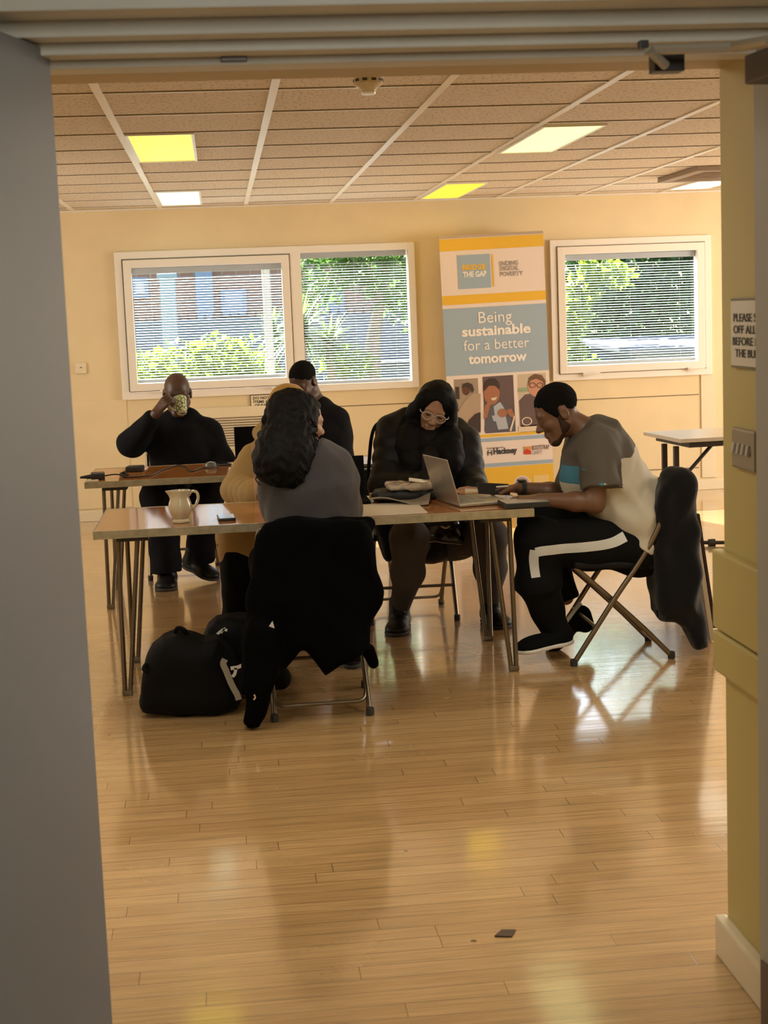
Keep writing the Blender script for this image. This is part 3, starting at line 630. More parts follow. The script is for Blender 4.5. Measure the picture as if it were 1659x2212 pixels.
# notice on the window wall below the wide window
n0, n1 = aty(540, 853, YW-0.008), aty(543, 893, YW-0.008); hh = n0[2]-n1[2]; wdt = hh*1.85
b = MB(); b.bx((n0[0], YW-0.012, n1[2]), (n0[0]+wdt, YW-0.001, n0[2])); sg = b.build('notice_sign', mat('brown_sign_edge', (0.10, 0.06, 0.03), 0.5)); tag(sg, 'framed notice about radiator covers below the wide window', 'sign')
b = MB(); b.bx((n0[0]+0.006, YW-0.0135, n1[2]+0.006), (n0[0]+wdt-0.006, YW-0.011, n0[2]-0.006)); b.build('sign_face', mat('cream_sign', (0.86, 0.74, 0.55), 0.5), sg)
ml = MB(); RB = np.array([[1, 0, 0], [0, 0, -1], [0, 1, 0]], float)
for i, (tl, xo) in enumerate((('DO NOT LEAVE', 0.05), ('ITEMS ON TOP', 0.06), ('OF RADIATOR', 0.09), ('COVERS', 0.24))):
    V, Fc = text_mesh(tl, hh*0.20, (n0[0]+wdt*xo+0.008, YW-0.0143, n0[2]-hh*(0.255+0.20*i)), RB, bold=0.0009, width=wdt*(0.84, 0.82, 0.76, 0.44)[i]); ml.add(V, Fc)
ml.build('lettering', mat('sign_ink', (0.05, 0.045, 0.04)), sg)
# ------------------------------------------------------------------ outside, seen through the windows
M_GRASS = mat('lawn', (0.10, 0.16, 0.05), 0.9, var=0.3, vscale=6)
o = MB(); o.bx((-25, YW+0.2, -0.3), (40, 60, -0.12)); struct(o.build('ground_outside', M_GRASS))
def leaf_mat(name, c, tcol):
    m = bpy.data.materials.new(name); m.use_nodes = True; t = m.node_tree; b = t.nodes['Principled BSDF']; N = t.nodes.new; L = t.links.new
    g = N('ShaderNodeNewGeometry'); r = N('ShaderNodeValToRGB'); L(g.outputs['Random Per Island'], r.inputs['Fac'])
    r.color_ramp.elements[0].color = tuple(x*0.6 for x in c) + (1,); r.color_ramp.elements[1].color = tuple(min(1, x*1.35) for x in c) + (1,)
    L(r.outputs['Color'], b.inputs['Base Color']); b.inputs['Roughness'].default_value = 0.45
    tr = N('ShaderNodeBsdfTranslucent'); tr.inputs['Color'].default_value = (*tcol, 1); mx = N('ShaderNodeMixShader'); mx.inputs['Fac'].default_value = 0.45
    L(b.outputs[0], mx.inputs[1]); L(tr.outputs[0], mx.inputs[2]); L(mx.outputs[0], t.nodes['Material Output'].inputs['Surface']); return m
M_LEAF_D = leaf_mat('dark_green_leaf', (0.055, 0.10, 0.045), (0.10, 0.20, 0.05))
M_LEAF_Y = leaf_mat('bright_yellow_green_leaf', (0.075, 0.125, 0.025), (0.20, 0.27, 0.03))
M_LEAF_B = leaf_mat('hedge_leaf', (0.055, 0.11, 0.035), (0.12, 0.22, 0.05))
M_LEAF_P = leaf_mat('strappy_leaf', (0.08, 0.12, 0.055), (0.17, 0.24, 0.08))
M_BARK = mat('grey_brown_bark', (0.13, 0.10, 0.075), 0.9, var=0.3, vscale=9, bump=0.6, bscale=18)
def leaves(b, centres, radii, n, size, rng):
    w = np.array([r[0]*r[1]*r[2] for r in radii]); w = w/w.sum()
    for _ in range(n):
        i = rng.choice(len(centres), p=w); u = rng.normal(size=3); u /= np.linalg.norm(u); u *= rng.uniform(0.55, 1.0)
        c = np.asarray(centres[i]) + u*np.asarray(radii[i]); s = size*rng.uniform(0.6, 1.3)
        d = rng.normal(size=3); d /= np.linalg.norm(d); e = np.cross(d, rng.normal(size=3)); e /= np.linalg.norm(e); n_ = np.cross(d, e)
        b.add([c, c+d*s*0.5+e*s*0.28+n_*s*0.06, c+d*s, c+d*s*0.5-e*s*0.28+n_*s*0.06], [(0, 1, 2, 3)])
def bush(name, label, cat, centres, radii, n, size, m, seed, stem=None, group=None):
    rng = np.random.default_rng(seed); c0 = np.mean(np.asarray(centres), 0); r = tag(root(name, (c0[0], c0[1], -0.12)), label, cat, group)
    b = MB(); leaves(b, centres, radii, n, size, rng); b.build('foliage' if not stem else 'crown', m, r)
    s = MB()
    for q in (stem or [[(c0[0]-0.1, c0[1], -0.14), (c0[0]-0.05, c0[1], 0.3), c0], [(c0[0]+0.15, c0[1], -0.14), (c0[0]+0.2, c0[1], 0.3), c0+np.array([0.3, 0, 0])]]):
        s.tube(q, np.linspace(0.05 if not stem else 0.12, 0.03, len(q)), n=8)
        if stem: break
    s.build('stem' if not stem else 'trunk', M_BARK, r, smooth=True); return r
# hedge-like shrub under the left pane
def C(px, py, y): return aty(px, py, y)
bush('garden_shrub', 'bright green shrub low behind the left window pane', 'shrub', [C(330, 812, 15.2), C(400, 800, 15.4), C(470, 790, 15.3), C(530, 800, 15.5), C(290, 840, 15.3), C(440, 850, 15.2), C(540, 850, 15.3)],
     [(0.42, 0.4, 0.26), (0.42, 0.4, 0.30), (0.38, 0.4, 0.33), (0.34, 0.4, 0.32), (0.3, 0.3, 0.25), (0.6, 0.4, 0.3), (0.5, 0.4, 0.3)], 2600, 0.10, M_LEAF_Y, 1)
# strappy cordyline plants
def strappy(px, py, y, R, n, label, seed, zb=-0.12):
    rng = np.random.default_rng(seed); c = C(px, py, y); r = tag(root('cabbage_palm', (c[0], y, zb)), label, 'palm', 'spiky palms outside the wide window')
    s = MB(); s.tube([(c[0], y, zb), (c[0]+0.02, y, (zb+c[2])/2), c], [0.07, 0.055, 0.05], n=9); s.build('trunk', M_BARK, r, smooth=True)
    b = MB()
    for _ in range(n):
        a = rng.uniform(0, 2*math.pi); el = rng.uniform(-0.7, 1.4); L = R*rng.uniform(0.75, 1.1); d = np.array([math.cos(a)*math.cos(el), math.sin(a)*math.cos(el), math.sin(el)])
        sd = nrm(np.cross(d, [0.01, 0.02, 1])); V = []; wv = 0.022
        for k in range(5):
            t = k/4; p = c + d*L*t + np.array([0, 0, -0.28*L*t*t]); wd = wv*(1-t*0.95); V += [p-sd*wd, p+sd*wd]
        b.add(V, [(2*k, 2*k+1, 2*k+3, 2*k+2) for k in range(4)])
    b.build('leaf_rosette', M_LEAF_P, r); return r
strappy(650, 715, 15.6, 0.62, 130, 'spiky palm behind the mullion of the wide window', 2)
strappy(712, 742, 15.9, 0.50, 110, 'smaller spiky palm right of the mullion', 3)
strappy(590, 720, 16.6, 0.42, 60, 'spiky palm left of the drainpipe', 4)
# garden tree behind the fixed pane
bush('garden_tree', 'tree with a forked trunk behind the fixed pane', 'tree', [C(700, 580, 17.4), C(790, 570, 17.5), C(860, 600, 17.3), C(820, 520, 17.4), C(880, 660, 17.6), C(690, 640, 17.5)],
     [(0.42, 0.5, 0.34), (0.5, 0.5, 0.34), (0.45, 0.5, 0.4), (0.9, 0.6, 0.3), (0.3, 0.4, 0.3), (0.22, 0.3, 0.26)], 2300, 0.11, M_LEAF_B, 5, stem=[[np.array([C(800, 800, 17.4)[0], 17.4, -0.14]), C(805, 740, 17.4), C(818, 660, 17.4), C(835, 560, 17.4)]])
bush('garden_shrub', 'yellow green shrub beside the tree trunk outside', 'shrub', [C(735, 775, 16.3), C(760, 790, 16.3)], [(0.22, 0.3, 0.16), (0.3, 0.3, 0.14)], 420, 0.09, M_LEAF_Y, 6)
# right window: pale leafy branch in front of dark evergreens
bush('evergreen_tree', 'dark evergreen tree filling the right window', 'tree', [C(1290, 600, 19), C(1400, 590, 19.2), C(1490, 620, 19), C(1440, 690, 19.4), C(1290, 720, 19.3), C(1240, 780, 19), C(1540, 560, 19), C(1360, 660, 20), C(1300, 480, 19.2), C(1430, 460, 19.3), C(1540, 450, 19.2), C(1230, 520, 19), C(1360, 380, 19.4), C(1500, 350, 19.4)],
     [(0.9, 0.7, 0.7), (0.9, 0.7, 0.7), (0.8, 0.7, 0.7), (0.9, 0.7, 0.6), (0.8, 0.7, 0.6), (0.7, 0.6, 0.5), (0.7, 0.6, 0.6), (1.1, 0.6, 0.8), (0.9, 0.7, 0.6), (0.9, 0.7, 0.7), (0.9, 0.7, 0.7), (0.8, 0.7, 0.8), (1.0, 0.7, 0.8), (1.0, 0.7, 0.8)], 9500, 0.15, M_LEAF_D, 7, stem=[[np.array([C(1330, 800, 19)[0], 19.6, -0.14]), C(1335, 700, 19.6), C(1350, 600, 19.6), C(1360, 540, 19.6)]])
bush('maple_tree', 'bright leafy branch at the left of the right window', 'tree', [C(1285, 575, 16.2), C(1262, 625, 16.2), C(1240, 680, 16.1), C(1225, 735, 16.1), C(1240, 775, 16.2), C(1320, 600, 16.5)],
     [(0.2, 0.25, 0.17), (0.2, 0.25, 0.2), (0.2, 0.25, 0.2), (0.18, 0.25, 0.2), (0.22, 0.25, 0.16), (0.24, 0.25, 0.16)], 760, 0.12, M_LEAF_Y, 8, stem=[[np.array([C(1180, 800, 16.4)[0], 16.4, -0.14]), C(1190, 740, 16.4), C(1215, 660, 16.3), C(1290, 570, 16.3)]])
# grey shed / car roof at the bottom right
s0 = C(1372, 748, 15.5); s1 = C(1560, 738, 15.5)
b = MB(); b.bx((s0[0], 15.5, -0.12), (s1[0]+0.6, 17.4, s0[2]-0.06), b=0.02); sh = b.build('garden_shed', mat('grey_blue_shed', (0.06, 0.08, 0.115), 0.6)); tag(sh, 'low grey blue shed outside the right window', 'shed')
b = MB(); b.box(((s0[0]+s1[0]+0.6)/2, 16.45, s0[2]-0.02), (s1[0]-s0[0]+0.8, 2.1, 0.07), b=0.015, rot=Matrix.Rotation(0.03, 3, 'X')); b.build('roof', mat('pale_roof_felt', (0.05, 0.065, 0.095), 0.8), sh)
# brick house with pale panels
def brick_mat():
    m = bpy.data.materials.new('orange_brick'); m.use_nodes = True; t = m.node_tree; bb = t.nodes['Principled BSDF']; tc = t.nodes.new('ShaderNodeTexCoord'); br = t.nodes.new('ShaderNodeTexBrick'); mp = t.nodes.new('ShaderNodeMapping')
    mp.inputs['Rotation'].default_value = (math.radians(90), 0, 0); t.links.new(tc.outputs['Object'], mp.inputs['Vector']); t.links.new(mp.outputs[0], br.inputs['Vector'])
    br.inputs['Scale'].default_value = 1; br.inputs['Brick Width'].default_value = 0.225; br.inputs['Row Height'].default_value = 0.075; br.inputs['Mortar Size'].default_value = 0.008
    br.inputs['Color1'].default_value = (0.34, 0.16, 0.09, 1); br.inputs['Color2'].default_value = (0.28, 0.125, 0.075, 1); br.inputs['Mortar'].default_value = (0.30, 0.25, 0.21, 1)
    t.links.new(br.outputs['Color'], bb.inputs['Base Color']); bb.inputs['Roughness'].default_value = 0.9; return m
YB = 25.0
hx0, hx1 = C(250, 700, YB)[0]-4, C(905, 700, YB)[0]+1
b = MB(); b.bx((hx0, YB, -0.12), (hx1, YB+6, 5.2)); house = b.build('brick_house', brick_mat()); tag(house, 'orange brick house beyond the fence outside the wide window', 'house')
M_PANEL = mat('pale_cladding', (0.22, 0.26, 0.32), 0.6); M_BGLASS = mat('house_window_glass', (0.16, 0.22, 0.32), 0.15, spec=0.8)
for (x0, y0, x1, y1) in ((421, 590, 464, 700),):
    a, c = C(x0, y0, YB), C(x1, y1, YB); b = MB(); b.bx((a[0], YB-0.12, -0.1), (c[0], YB+0.02, 3.4)); b.build('cladding_panel', M_PANEL, house)
for (x0, y0, x1, y1) in ((476, 626, 534, 682), (283, 600, 322, 642), (690, 620, 745, 690), (850, 640, 900, 700)):
    a, c = C(x0, y0, YB), C(x1, y1, YB); b = MB(); b.bx((a[0], YB-0.06, c[2]), (c[0], YB+0.01, a[2])); f = b.build('window_frame', M_PANEL, house)
    b = MB(); b.bx((a[0]+0.06, YB-0.075, c[2]+0.06), (c[0]-0.06, YB-0.05, a[2]-0.06)); b.build('pane', M_BGLASS, f)
b = MB(); b.box(((hx0+hx1)/2, YB+3, 5.35), (hx1-hx0+0.8, 7, 0.3)); b.build('roof', mat('slate_roof', (0.12, 0.12, 0.13), 0.8), house)
# dark boarded fence with a spiked rail, and a pale gate post in front
YF = 20.5
f0, f1 = C(230, 692, YF), C(920, 668, YF); zt_f = f0[2]
fr = tag(root('spiked_fence', ((f0[0]+f1[0])/2, YF, -0.12)), 'dark boarded fence topped with spikes in front of the brick house', 'fence')
b = MB()
k = 0; x = f0[0]-3
while x < f1[0]+0.8:
    b.bx((x, YF, -0.12), (x+0.148, YF+0.03, zt_f-0.07)); x += 0.152
b.build('boards', mat('dark_fence_board', (0.13, 0.15, 0.19), 0.8, var=0.2, vscale=5), fr)
b = MB(); b.bx((f0[0]-3, YF-0.02, zt_f-0.09), (f1[0]+0.8, YF+0.05, zt_f-0.04)); b.build('rail', mat('dark_fence_board', (0.13, 0.15, 0.19)), fr)
b = MB(); x = f0[0]-2.9
while x < f1[0]+0.7:
    b.add([(x-0.03, YF, zt_f-0.05), (x+0.03, YF, zt_f-0.05), (x+0.02, YF+0.02, zt_f-0.05), (x, YF+0.01, zt_f+0.06)], [(0, 1, 3), (1, 2, 3), (2, 0, 3), (0, 2, 1)]); x += 0.11
b.build('spikes', M_DARK, fr)
a, c = C(344, 602, 19.6), C(384, 722, 19.6); b = MB(); b.bx((a[0], 19.6, -0.12), (c[0], 19.85, a[2]), b=0.01); po = b.build('gate_post', M_PANEL); tag(po, 'tall pale post in front of the spiked fence', 'post')
b = MB(); b.bx((a[0]-0.03, 19.57, a[2]), (c[0]+0.03, 19.88, a[2]+0.06), b=0.01); b.build('cap', M_PANEL, po)
# drainpipe close outside the opening sash
d0 = C(578, 700, 13.0); r = tag(root('drainpipe', (d0[0], 13.0, -0.12)), 'grey vertical drainpipe outside the opening sash', 'pipe')
b = MB(); b.tube([(d0[0]+0.015, 13.0, -0.12), (d0[0], 13.0, 2.9)], 0.036, n=12); b.build('pipe', mat('grey_pipe', (0.16, 0.17, 0.20), 0.5), r, smooth=True)
b = MB(); b.lathe([(0.036, -0.03), (0.045, -0.03), (0.045, 0.03), (0.036, 0.03)], (d0[0]+0.005, 13.0, 1.15)); b.build('collar', mat('grey_pipe', (0.16, 0.17, 0.2)), r)
# low wall at the bottom of the fixed pane
a, c = C(700, 790, 18.6), C(905, 783, 18.6); b = MB(); b.bx((a[0], 18.6, -0.12), (c[0]+0.5, 18.8, a[2]-0.03)); wl = b.build('garden_wall', mat('blue_grey_render', (0.08, 0.10, 0.14), 0.8)); tag(wl, 'low blue grey garden wall behind the tree trunk outside', 'wall')
b = MB(); b.bx((a[0]-0.03, 18.56, a[2]-0.03), (c[0]+0.53, 18.84, a[2]+0.02)); b.build('coping', mat('slate_coping', (0.05, 0.06, 0.08), 0.8), wl)
# ------------------------------------------------------------------ tables
M_LAM = mat('orange_wood_laminate', (0.42, 0.17, 0.045), 0.07, var=0.10, vscale=5, spec=0.6)
M_EDGE = mat('worn_aluminium_edging', (0.42, 0.38, 0.28), 0.4, metal=0.7, var=0.15, vscale=30)
M_TUBE = mat('bronzed_steel_tube', (0.20, 0.16, 0.115), 0.34, metal=0.85)
M_RUB = mat('dark_rubber', (0.03, 0.027, 0.025), 0.7)
def folding_table(x0, x1, y0, y1, zt, label, name='folding_table'):
    r = tag(root(name, ((x0+x1)/2, (y0+y1)/2, 0)), label, 'table', 'long folding tables with wood laminate tops')
    b = MB(); b.bx((x0+0.003, y0+0.003, zt-0.028), (x1-0.003, y1-0.003, zt), b=0.001); b.build('tabletop', M_LAM, r)
    e = MB(); t = 0.005
    e.bx((x0, y0, zt-0.033), (x1, y0+t, zt+0.0015), b=0.001); e.bx((x0, y1-t, zt-0.033), (x1, y1, zt+0.0015), b=0.001)
    e.bx((x0, y0+t, zt-0.033), (x0+t, y1-t, zt+0.0015), b=0.001); e.bx((x1-t, y0+t, zt-0.033), (x1, y1-t, zt+0.0015), b=0.001)
    e.build('metal_edging', M_EDGE, r)
    for xa, xb in ((x0+0.09, x0+0.22), (x1-0.22, x1-0.09)):
        a = MB(); a.bx((xa, y0+0.06, zt-0.055), (xb, y1-0.06, zt-0.029)); a.build('under_rail', M_DARK, r)
    for sx, xx in ((1, x0), (-1, x1)):
        for yy, yt in ((y0+0.045, y0+0.075), (y1-0.085, y1-0.115)):
            l = MB(); foot = np.array([xx+sx*0.087, yy, 0.004])
            for dx in (0.095, 0.175):
                top = np.array([xx+sx*dx, yt, zt-0.04]); f = foot+np.array([sx*(0.0 if dx < 0.1 else 0.022), 0, 0]); l.tube([top, f], 0.0105, n=10)
            l.box((foot[0]+sx*0.011, foot[1], 0.012), (0.046, 0.026, 0.022), b=0.006)
            l.build('leg', M_TUBE, r, smooth=True)
    return r
ZT = 0.70
T1 = folding_table(-0.556, 1.277, 6.31, 7.065, ZT, 'near folding table with the cream jug and silver laptop on it')
T2 = folding_table(-0.76, 1.05, 8.30, 9.06, ZT, 'far folding table at the left with chargers and cables on it')
# pale table at the right, against the window wall side
r = tag(root('trestle_table', (3.2, 9.3, 0)), 'pale topped folding table with dark legs at the right edge', 'table')
zt = 0.72; q = [atz(1390, 933, zt), atz(1470, 949, zt)]; e1 = nrm(q[1]-q[0]); e1 = np.array([e1[0], e1[1], 0]); ex = np.array([-e1[1], e1[0], 0]); ex = ex if ex[0] > 0 else -ex
p0 = q[0]; p1 = q[1]; p2 = p1+ex*1.5; p3 = p0+ex*1.5
def slab(pts, z0, z1): n = len(pts); V = [(p[0], p[1], z0) for p in pts] + [(p[0], p[1], z1) for p in pts]; return MB().add(V, [tuple(reversed(range(n))), tuple(range(n, 2*n))] + [(i, (i+1) % n, (i+1) % n+n, i+n) for i in range(n)])
slab([p0, p1, p2, p3], zt-0.022, zt).build('tabletop', mat('pale_laminate', (0.66, 0.60, 0.50), 0.25), r)
ins = 0.03; slab([p0-e1*-0.06+ex*0.06, p1-e1*0.012+ex*0.06, p2-e1*0.012-ex*0.06, p3+e1*0.06-ex*0.06], zt-0.055, zt-0.023).build('under_rail', M_DARK, r)
for f, (fa) in enumerate((0.12, 0.86)):
    for yy in (0.45, 0.76):
        top = p0+e1*yy*np.linalg.norm(p1-p0)+ex*(0.03 if f == 0 else 1.38); b = MB(); b.box((top[0], top[1], zt/2-0.025), (0.03, 0.03, zt-0.06)); b.build('leg', M_DARK, r)
    c0 = p0+ex*(0.12 if f == 0 else 1.38)+e1*0.02; c1 = p1+ex*(0.12 if f == 0 else 1.38)-e1*0.02; b = MB(); b.tube([(c0[0], c0[1], 0.02), (c1[0], c1[1], 0.02)], 0.016, n=8); b.build('foot_bar', M_DARK, r)
for yy in (0.5,):
    a = p0+e1*0.76*np.linalg.norm(p1-p0)+ex*0.035; b = MB(); b.tube([(a[0], a[1], 0.43), (a[0]+ex[0]*0.24, a[1]+ex[1]*0.24, zt-0.045)], 0.012, n=8); b.build('brace', M_DARK, r)
fb0, fb1 = atz(1500, 1172, 0.02), atz(1575, 1172, 0.02)
b = MB(); b.tube([fb0, fb1], 0.012, n=8); m_ = (fb0+fb1)/2; b.tube([m_-[0.02, 0, 0], m_+[0.02, 0, 0]], 0.024, n=10); b.build('foot_bar', M_DARK, r)

# ------------------------------------------------------------------ folding chairs (local: front towards -x, floor at z=0)
M_VINYL = mat('black_vinyl', (0.006, 0.0055, 0.006), 0.6, spec=0.2)
def make_chair(label, loc, rz):
    r = tag(root('folding_chair', loc, rz), label, 'chair', 'folding chairs with tubular steel frames')
    W = 0.215; wi = 0.185
    prof = [(-0.235, 0.012), (-0.05, 0.285), (0.07, 0.45), (0.150, 0.59), (0.197, 0.715)]
    for s in (-1, 1):
        b = MB(); b.tube([(x, s*W, z) for x, z in smooth_path([np.array(p) for p in prof], 5)], 0.0115, n=10); b.build('front_leg', M_TUBE, r, smooth=True, local=True)
        b = MB(); b.tube([(-0.215, s*wi, 0.425), (-0.05, s*wi, 0.272), (0.09, s*wi, 0.135), (0.205, s*wi, 0.012)], 0.0115, n=10); b.build('rear_leg', M_TUBE, r, smooth=True, local=True)
        for x, y in ((-0.235, W), (0.205, wi)):
            b = MB(); b.lathe([(0, 0), (0.015, 0.0), (0.0165, 0.012), (0.0155, 0.03), (0.0, 0.034)], (x, s*y, 0.0), n=14); b.build('foot_cap', M_RUB, r, smooth=True, local=True)
    b = MB(); b.tube([(-0.135, -W, 0.165), (-0.135, W, 0.165)], 0.008, n=8); b.build('front_rung', M_TUBE, r, smooth=True, local=True)
    b = MB(); b.tube(fillet([(0.118, -wi+0.004, 0.105), (0.172, -wi+0.012, 0.05), (0.172, wi-0.012, 0.05), (0.118, wi-0.004, 0.105)], 0.06, 6), 0.0075, n=8); b.build('rear_rung', M_TUBE, r, smooth=True, local=True)
    b = MB(); b.tube(fillet([(0.196, -W, 0.712), (0.212, -W+0.01, 0.752), (0.212, W-0.01, 0.752), (0.196, W, 0.712)], 0.04, 6), 0.0115, n=10); b.build('top_rail', M_TUBE, r, smooth=True, local=True)
    b = MB(); b.box((-0.035, 0, 0.425), (0.37, 0.40, 0.034), b=0.014, seg=3, rot=Matrix.Rotation(0.05, 3, 'Y')); b.build('seat', M_VINYL, r, smooth=True, local=True)
    b = MB()
    for i in range(9): pass
    n = 10; V = []; Fq = []
    for i in range(n+1):
        y = -0.20+0.40*i/n; cv = 0.025*(1-(2*i/n-1)**2)
        for (xx, z) in ((0.144, 0.58), (0.198, 0.732)):
            V += [(xx+cv-0.006, y, z), (xx+cv+0.012, y, z)]
    for i in range(n):
        a = 4*i; c = 4*(i+1); Fq += [(a, a+2, c+2, c), (a+1, c+1, c+3, a+3), (a+2, a+3, c+3, c+2), (a, c, c+1, a+1)]
    Fq += [(0, 1, 3, 2), (4*n, 4*n+2, 4*n+3, 4*n+1)]
    b.add(V, Fq); b.build('backrest', M_VINYL, r, smooth=True, local=True); return r
CH6 = make_chair('folding chair under the man at the laptop, a black jacket over its back', (1.68, 6.585, 0), 0)
CH4 = make_chair('folding chair of the woman seen from behind, a long black coat over its back', (0.315, 5.985, 0), math.radians(-90)+0.02)
CH5 = make_chair('folding chair under the woman with glasses', (0.90, 7.72, 0), math.radians(90)-0.03)
CH1 = make_chair('folding chair under the man drinking from a cup', (-0.27, 9.43, 0), math.radians(90))
CH3 = make_chair('folding chair under the woman in the beige coat, hidden behind her', (0.25, 7.80, 0), math.radians(90))
CH2 = make_chair('folding chair under the man in black by the window, hidden behind the group', (0.57, 9.72, 0), math.radians(90))
# ------------------------------------------------------------------ roll-up banner between the windows
YBN = 11.95
bo = aty(980, 1050, YBN); th = 0.0195
bR = np.array([math.cos(th), 0, math.sin(th)]); bU = np.array([-math.sin(th), 0, math.cos(th)]); bN = np.array([0, -1.0, 0])
b_top_l = aty(948, 514, YBN); left0 = float((b_top_l-bo)@bR); bo = bo + bR*left0
bo = bo - bU*(bo[2]-0.06)/bU[2]
BW = float((aty(1173, 503, YBN)-bo)@bR); BH = float((aty(1060, 509, YBN)-bo)@bU)
def st(px, py): d = aty(px, py, YBN)-bo; return float(d@bR), float(d@bU)
banner = tag(root('roll_up_banner', (bo[0]+BW/2, YBN, 0)), 'tall roll-up banner about ending digital poverty standing between the windows', 'banner')
def bpt(s, t, lay): return bo + bR*s + bU*t + bN*(0.0012*lay)
class Lay:
    def __init__(s): s.b = MB()
    def rect(s, s0, s1, t0, t1, lay): s.b.add([bpt(s0, t0, lay), bpt(s1, t0, lay), bpt(s1, t1, lay), bpt(s0, t1, lay)], [(0, 1, 2, 3)]); return s
    def px(s, x0, y0, x1, y1, lay): a = st(x0, y0); c = st(x1, y1); return s.rect(a[0], c[0], c[1], a[1], lay)
    def poly(s, pts, lay): q = [st(*p) for p in pts]; s.b.add([bpt(a, t, lay) for a, t in q], [tuple(range(len(q)))]); return s
    def disc(s, x, y, r, lay, ry=None, n=24, r0=0):
        c = st(x, y); k = 0.0038*r; ky = 0.0038*(ry or r); pts = [(c[0]+k*math.cos(2*math.pi*i/n), c[1]+ky*math.sin(2*math.pi*i/n)) for i in range(n)]
        if r0 == 0: s.b.add([bpt(a, t, lay) for a, t in pts], [tuple(range(n))])
        else:
            q = [(c[0]+k*r0*math.cos(2*math.pi*i/n), c[1]+ky*r0*math.sin(2*math.pi*i/n)) for i in range(n)]; s.b.add([bpt(a, t, lay) for a, t in pts+q], [(i, (i+1) % n, (i+1) % n+n, i+n) for i in range(n)])
        return s
    def build(s, name, m, par): return s.b.build(name, m, par)
BM = np.stack([bR, bU, bN], 1)
m_white = mat('banner_white', (0.78, 0.66, 0.60), 0.5); m_yel = mat('banner_yellow', (0.78, 0.46, 0.04), 0.5); m_blu = mat('banner_blue', (0.33, 0.42, 0.52), 0.5); m_ink = mat('banner_ink', (0.055, 0.055, 0.065), 0.5); m_wl = mat('banner_white_lettering', (0.85, 0.80, 0.76), 0.5); m_gry = mat('banner_grey_lettering', (0.36, 0.32, 0.32), 0.5)
b = MB(); p = [bpt(0, 0, 0), bpt(BW, 0, 0), bpt(BW, BH, 0), bpt(0, BH, 0)]; q = [v+np.array([0, 0.003, 0]) for v in p]; b.add(p+q, [(0, 1, 2, 3), (7, 6, 5, 4), (0, 4, 5, 1), (1, 5, 6, 2), (2, 6, 7, 3), (3, 7, 4, 0)]); sheet = b.build('printed_sheet', m_white, banner)
def T_(py): return st(1075, py)[1]
L = Lay()
for y0, y1 in ((511, 537), (633, 653), (1009, 1100)): L.rect(0.0, BW, max(0.0, T_(y1)), T_(y0), 1)
L.rect(0.0, BW, T_(943), T_(937), 1); L.px(1061, 549, 1068, 619, 2); L.build('yellow_print', m_yel, sheet)
L = Lay(); L.rect(0, BW, T_(806), T_(661), 1); L.rect(0, BW, T_(953), T_(945), 1); L.rect(0, BW, T_(1008), T_(1000), 1); L.px(987, 552, 1061, 621, 2); L.build('blue_print', m_blu, sheet)
def put(mb, body, px, py, h_px, w_px=None, bold=0.0, align='LEFT', lay=3):
    s, t = st(px, py); size = h_px*0.00368/0.70; V, Fc = text_mesh(body, size, bpt(s, t, lay), BM, bold=bold, align=align, width=(w_px*0.00366 if w_px else None), ext=0.0003); mb.add(V, Fc)
m1 = MB(); put(m1, 'Being', 1034, 698, 24, 72); put(m1, 'sustainable', 998, 727, 20, 149, bold=0.0035); put(m1, 'for a better', 1002, 758, 22, 142); put(m1, 'tomorrow', 1012, 786, 20, 127, bold=0.0035); put(m1, 'THE GAP', 1000, 599, 11, 51, bold=0.0022)
m1.build('white_lettering', m_wl, sheet)
m2 = MB(); put(m2, 'BRIDGE', 999, 584, 11, 50, bold=0.0022); m2.build('yellow_lettering', m_yel, sheet)
m3 = MB(); put(m3, 'ENDING', 1079, 574, 9, 40, bold=0.001); put(m3, 'DIGITAL', 1080, 585, 9, 41, bold=0.001); put(m3, 'POVERTY', 1080, 597, 9, 50, bold=0.001); m3.build('grey_lettering', m_gry, sheet)
# three photographs printed on the sheet: plain figures at desks
pal = {k: mat('print_'+k, c, 0.5) for k, c in dict(beige=(0.42, 0.31, 0.22), warmgrey=(0.34, 0.26, 0.19), dark=(0.05, 0.032, 0.03), plum=(0.13, 0.085, 0.085), skin=(0.36, 0.15, 0.08), deep=(0.12, 0.05, 0.03), navy=(0.10, 0.10, 0.13), sky=(0.42, 0.44, 0.50), pale=(0.55, 0.46, 0.33), cream=(0.7, 0.58, 0.45), brown=(0.16, 0.08, 0.04), pinks=(0.55, 0.27, 0.18), green=(0.30, 0.36, 0.22)).items()}
photo = []
def ph(name, x0, y0, x1, y1, bg):
    f = Lay().px(x0, y0, x1, y1, 1).build(name, pal[bg], sheet); return f
L1 = ph('desk_photo', 980, 820, 1038, 935, 'warmgrey')
Lay().px(983, 836, 993, 862, 2).px(983, 884, 1000, 905, 2).poly([(1003, 935), (1012, 908), (1026, 894), (1038, 890), (1038, 933)], 5).build('dark_shapes', pal['dark'], L1)
Lay().poly([(1038, 850), (1022, 850), (1004, 866), (994, 880), (985, 900), (985, 918), (1000, 912), (1008, 930), (1020, 900), (1038, 888)], 3).build('shirt', pal['beige'], L1)
Lay().disc(1007, 842, 8, 4, ry=11).poly([(984, 905), (1000, 905), (1006, 930), (990, 922)], 3).build('skin', pal['deep'], L1)
Lay().poly([(997, 838), (1000, 829), (1010, 826), (1020, 830), (1024, 842), (1020, 849), (1015, 840), (1008, 835)], 5).build('hair', pal['dark'], L1)
L2 = ph('talking_photo', 1042, 814, 1114, 932, 'plum')
Lay().poly([(1046, 932), (1048, 890), (1062, 872), (1080, 868), (1098, 878), (1112, 892), (1114, 930)], 2).build('jacket', pal['navy'], L2)
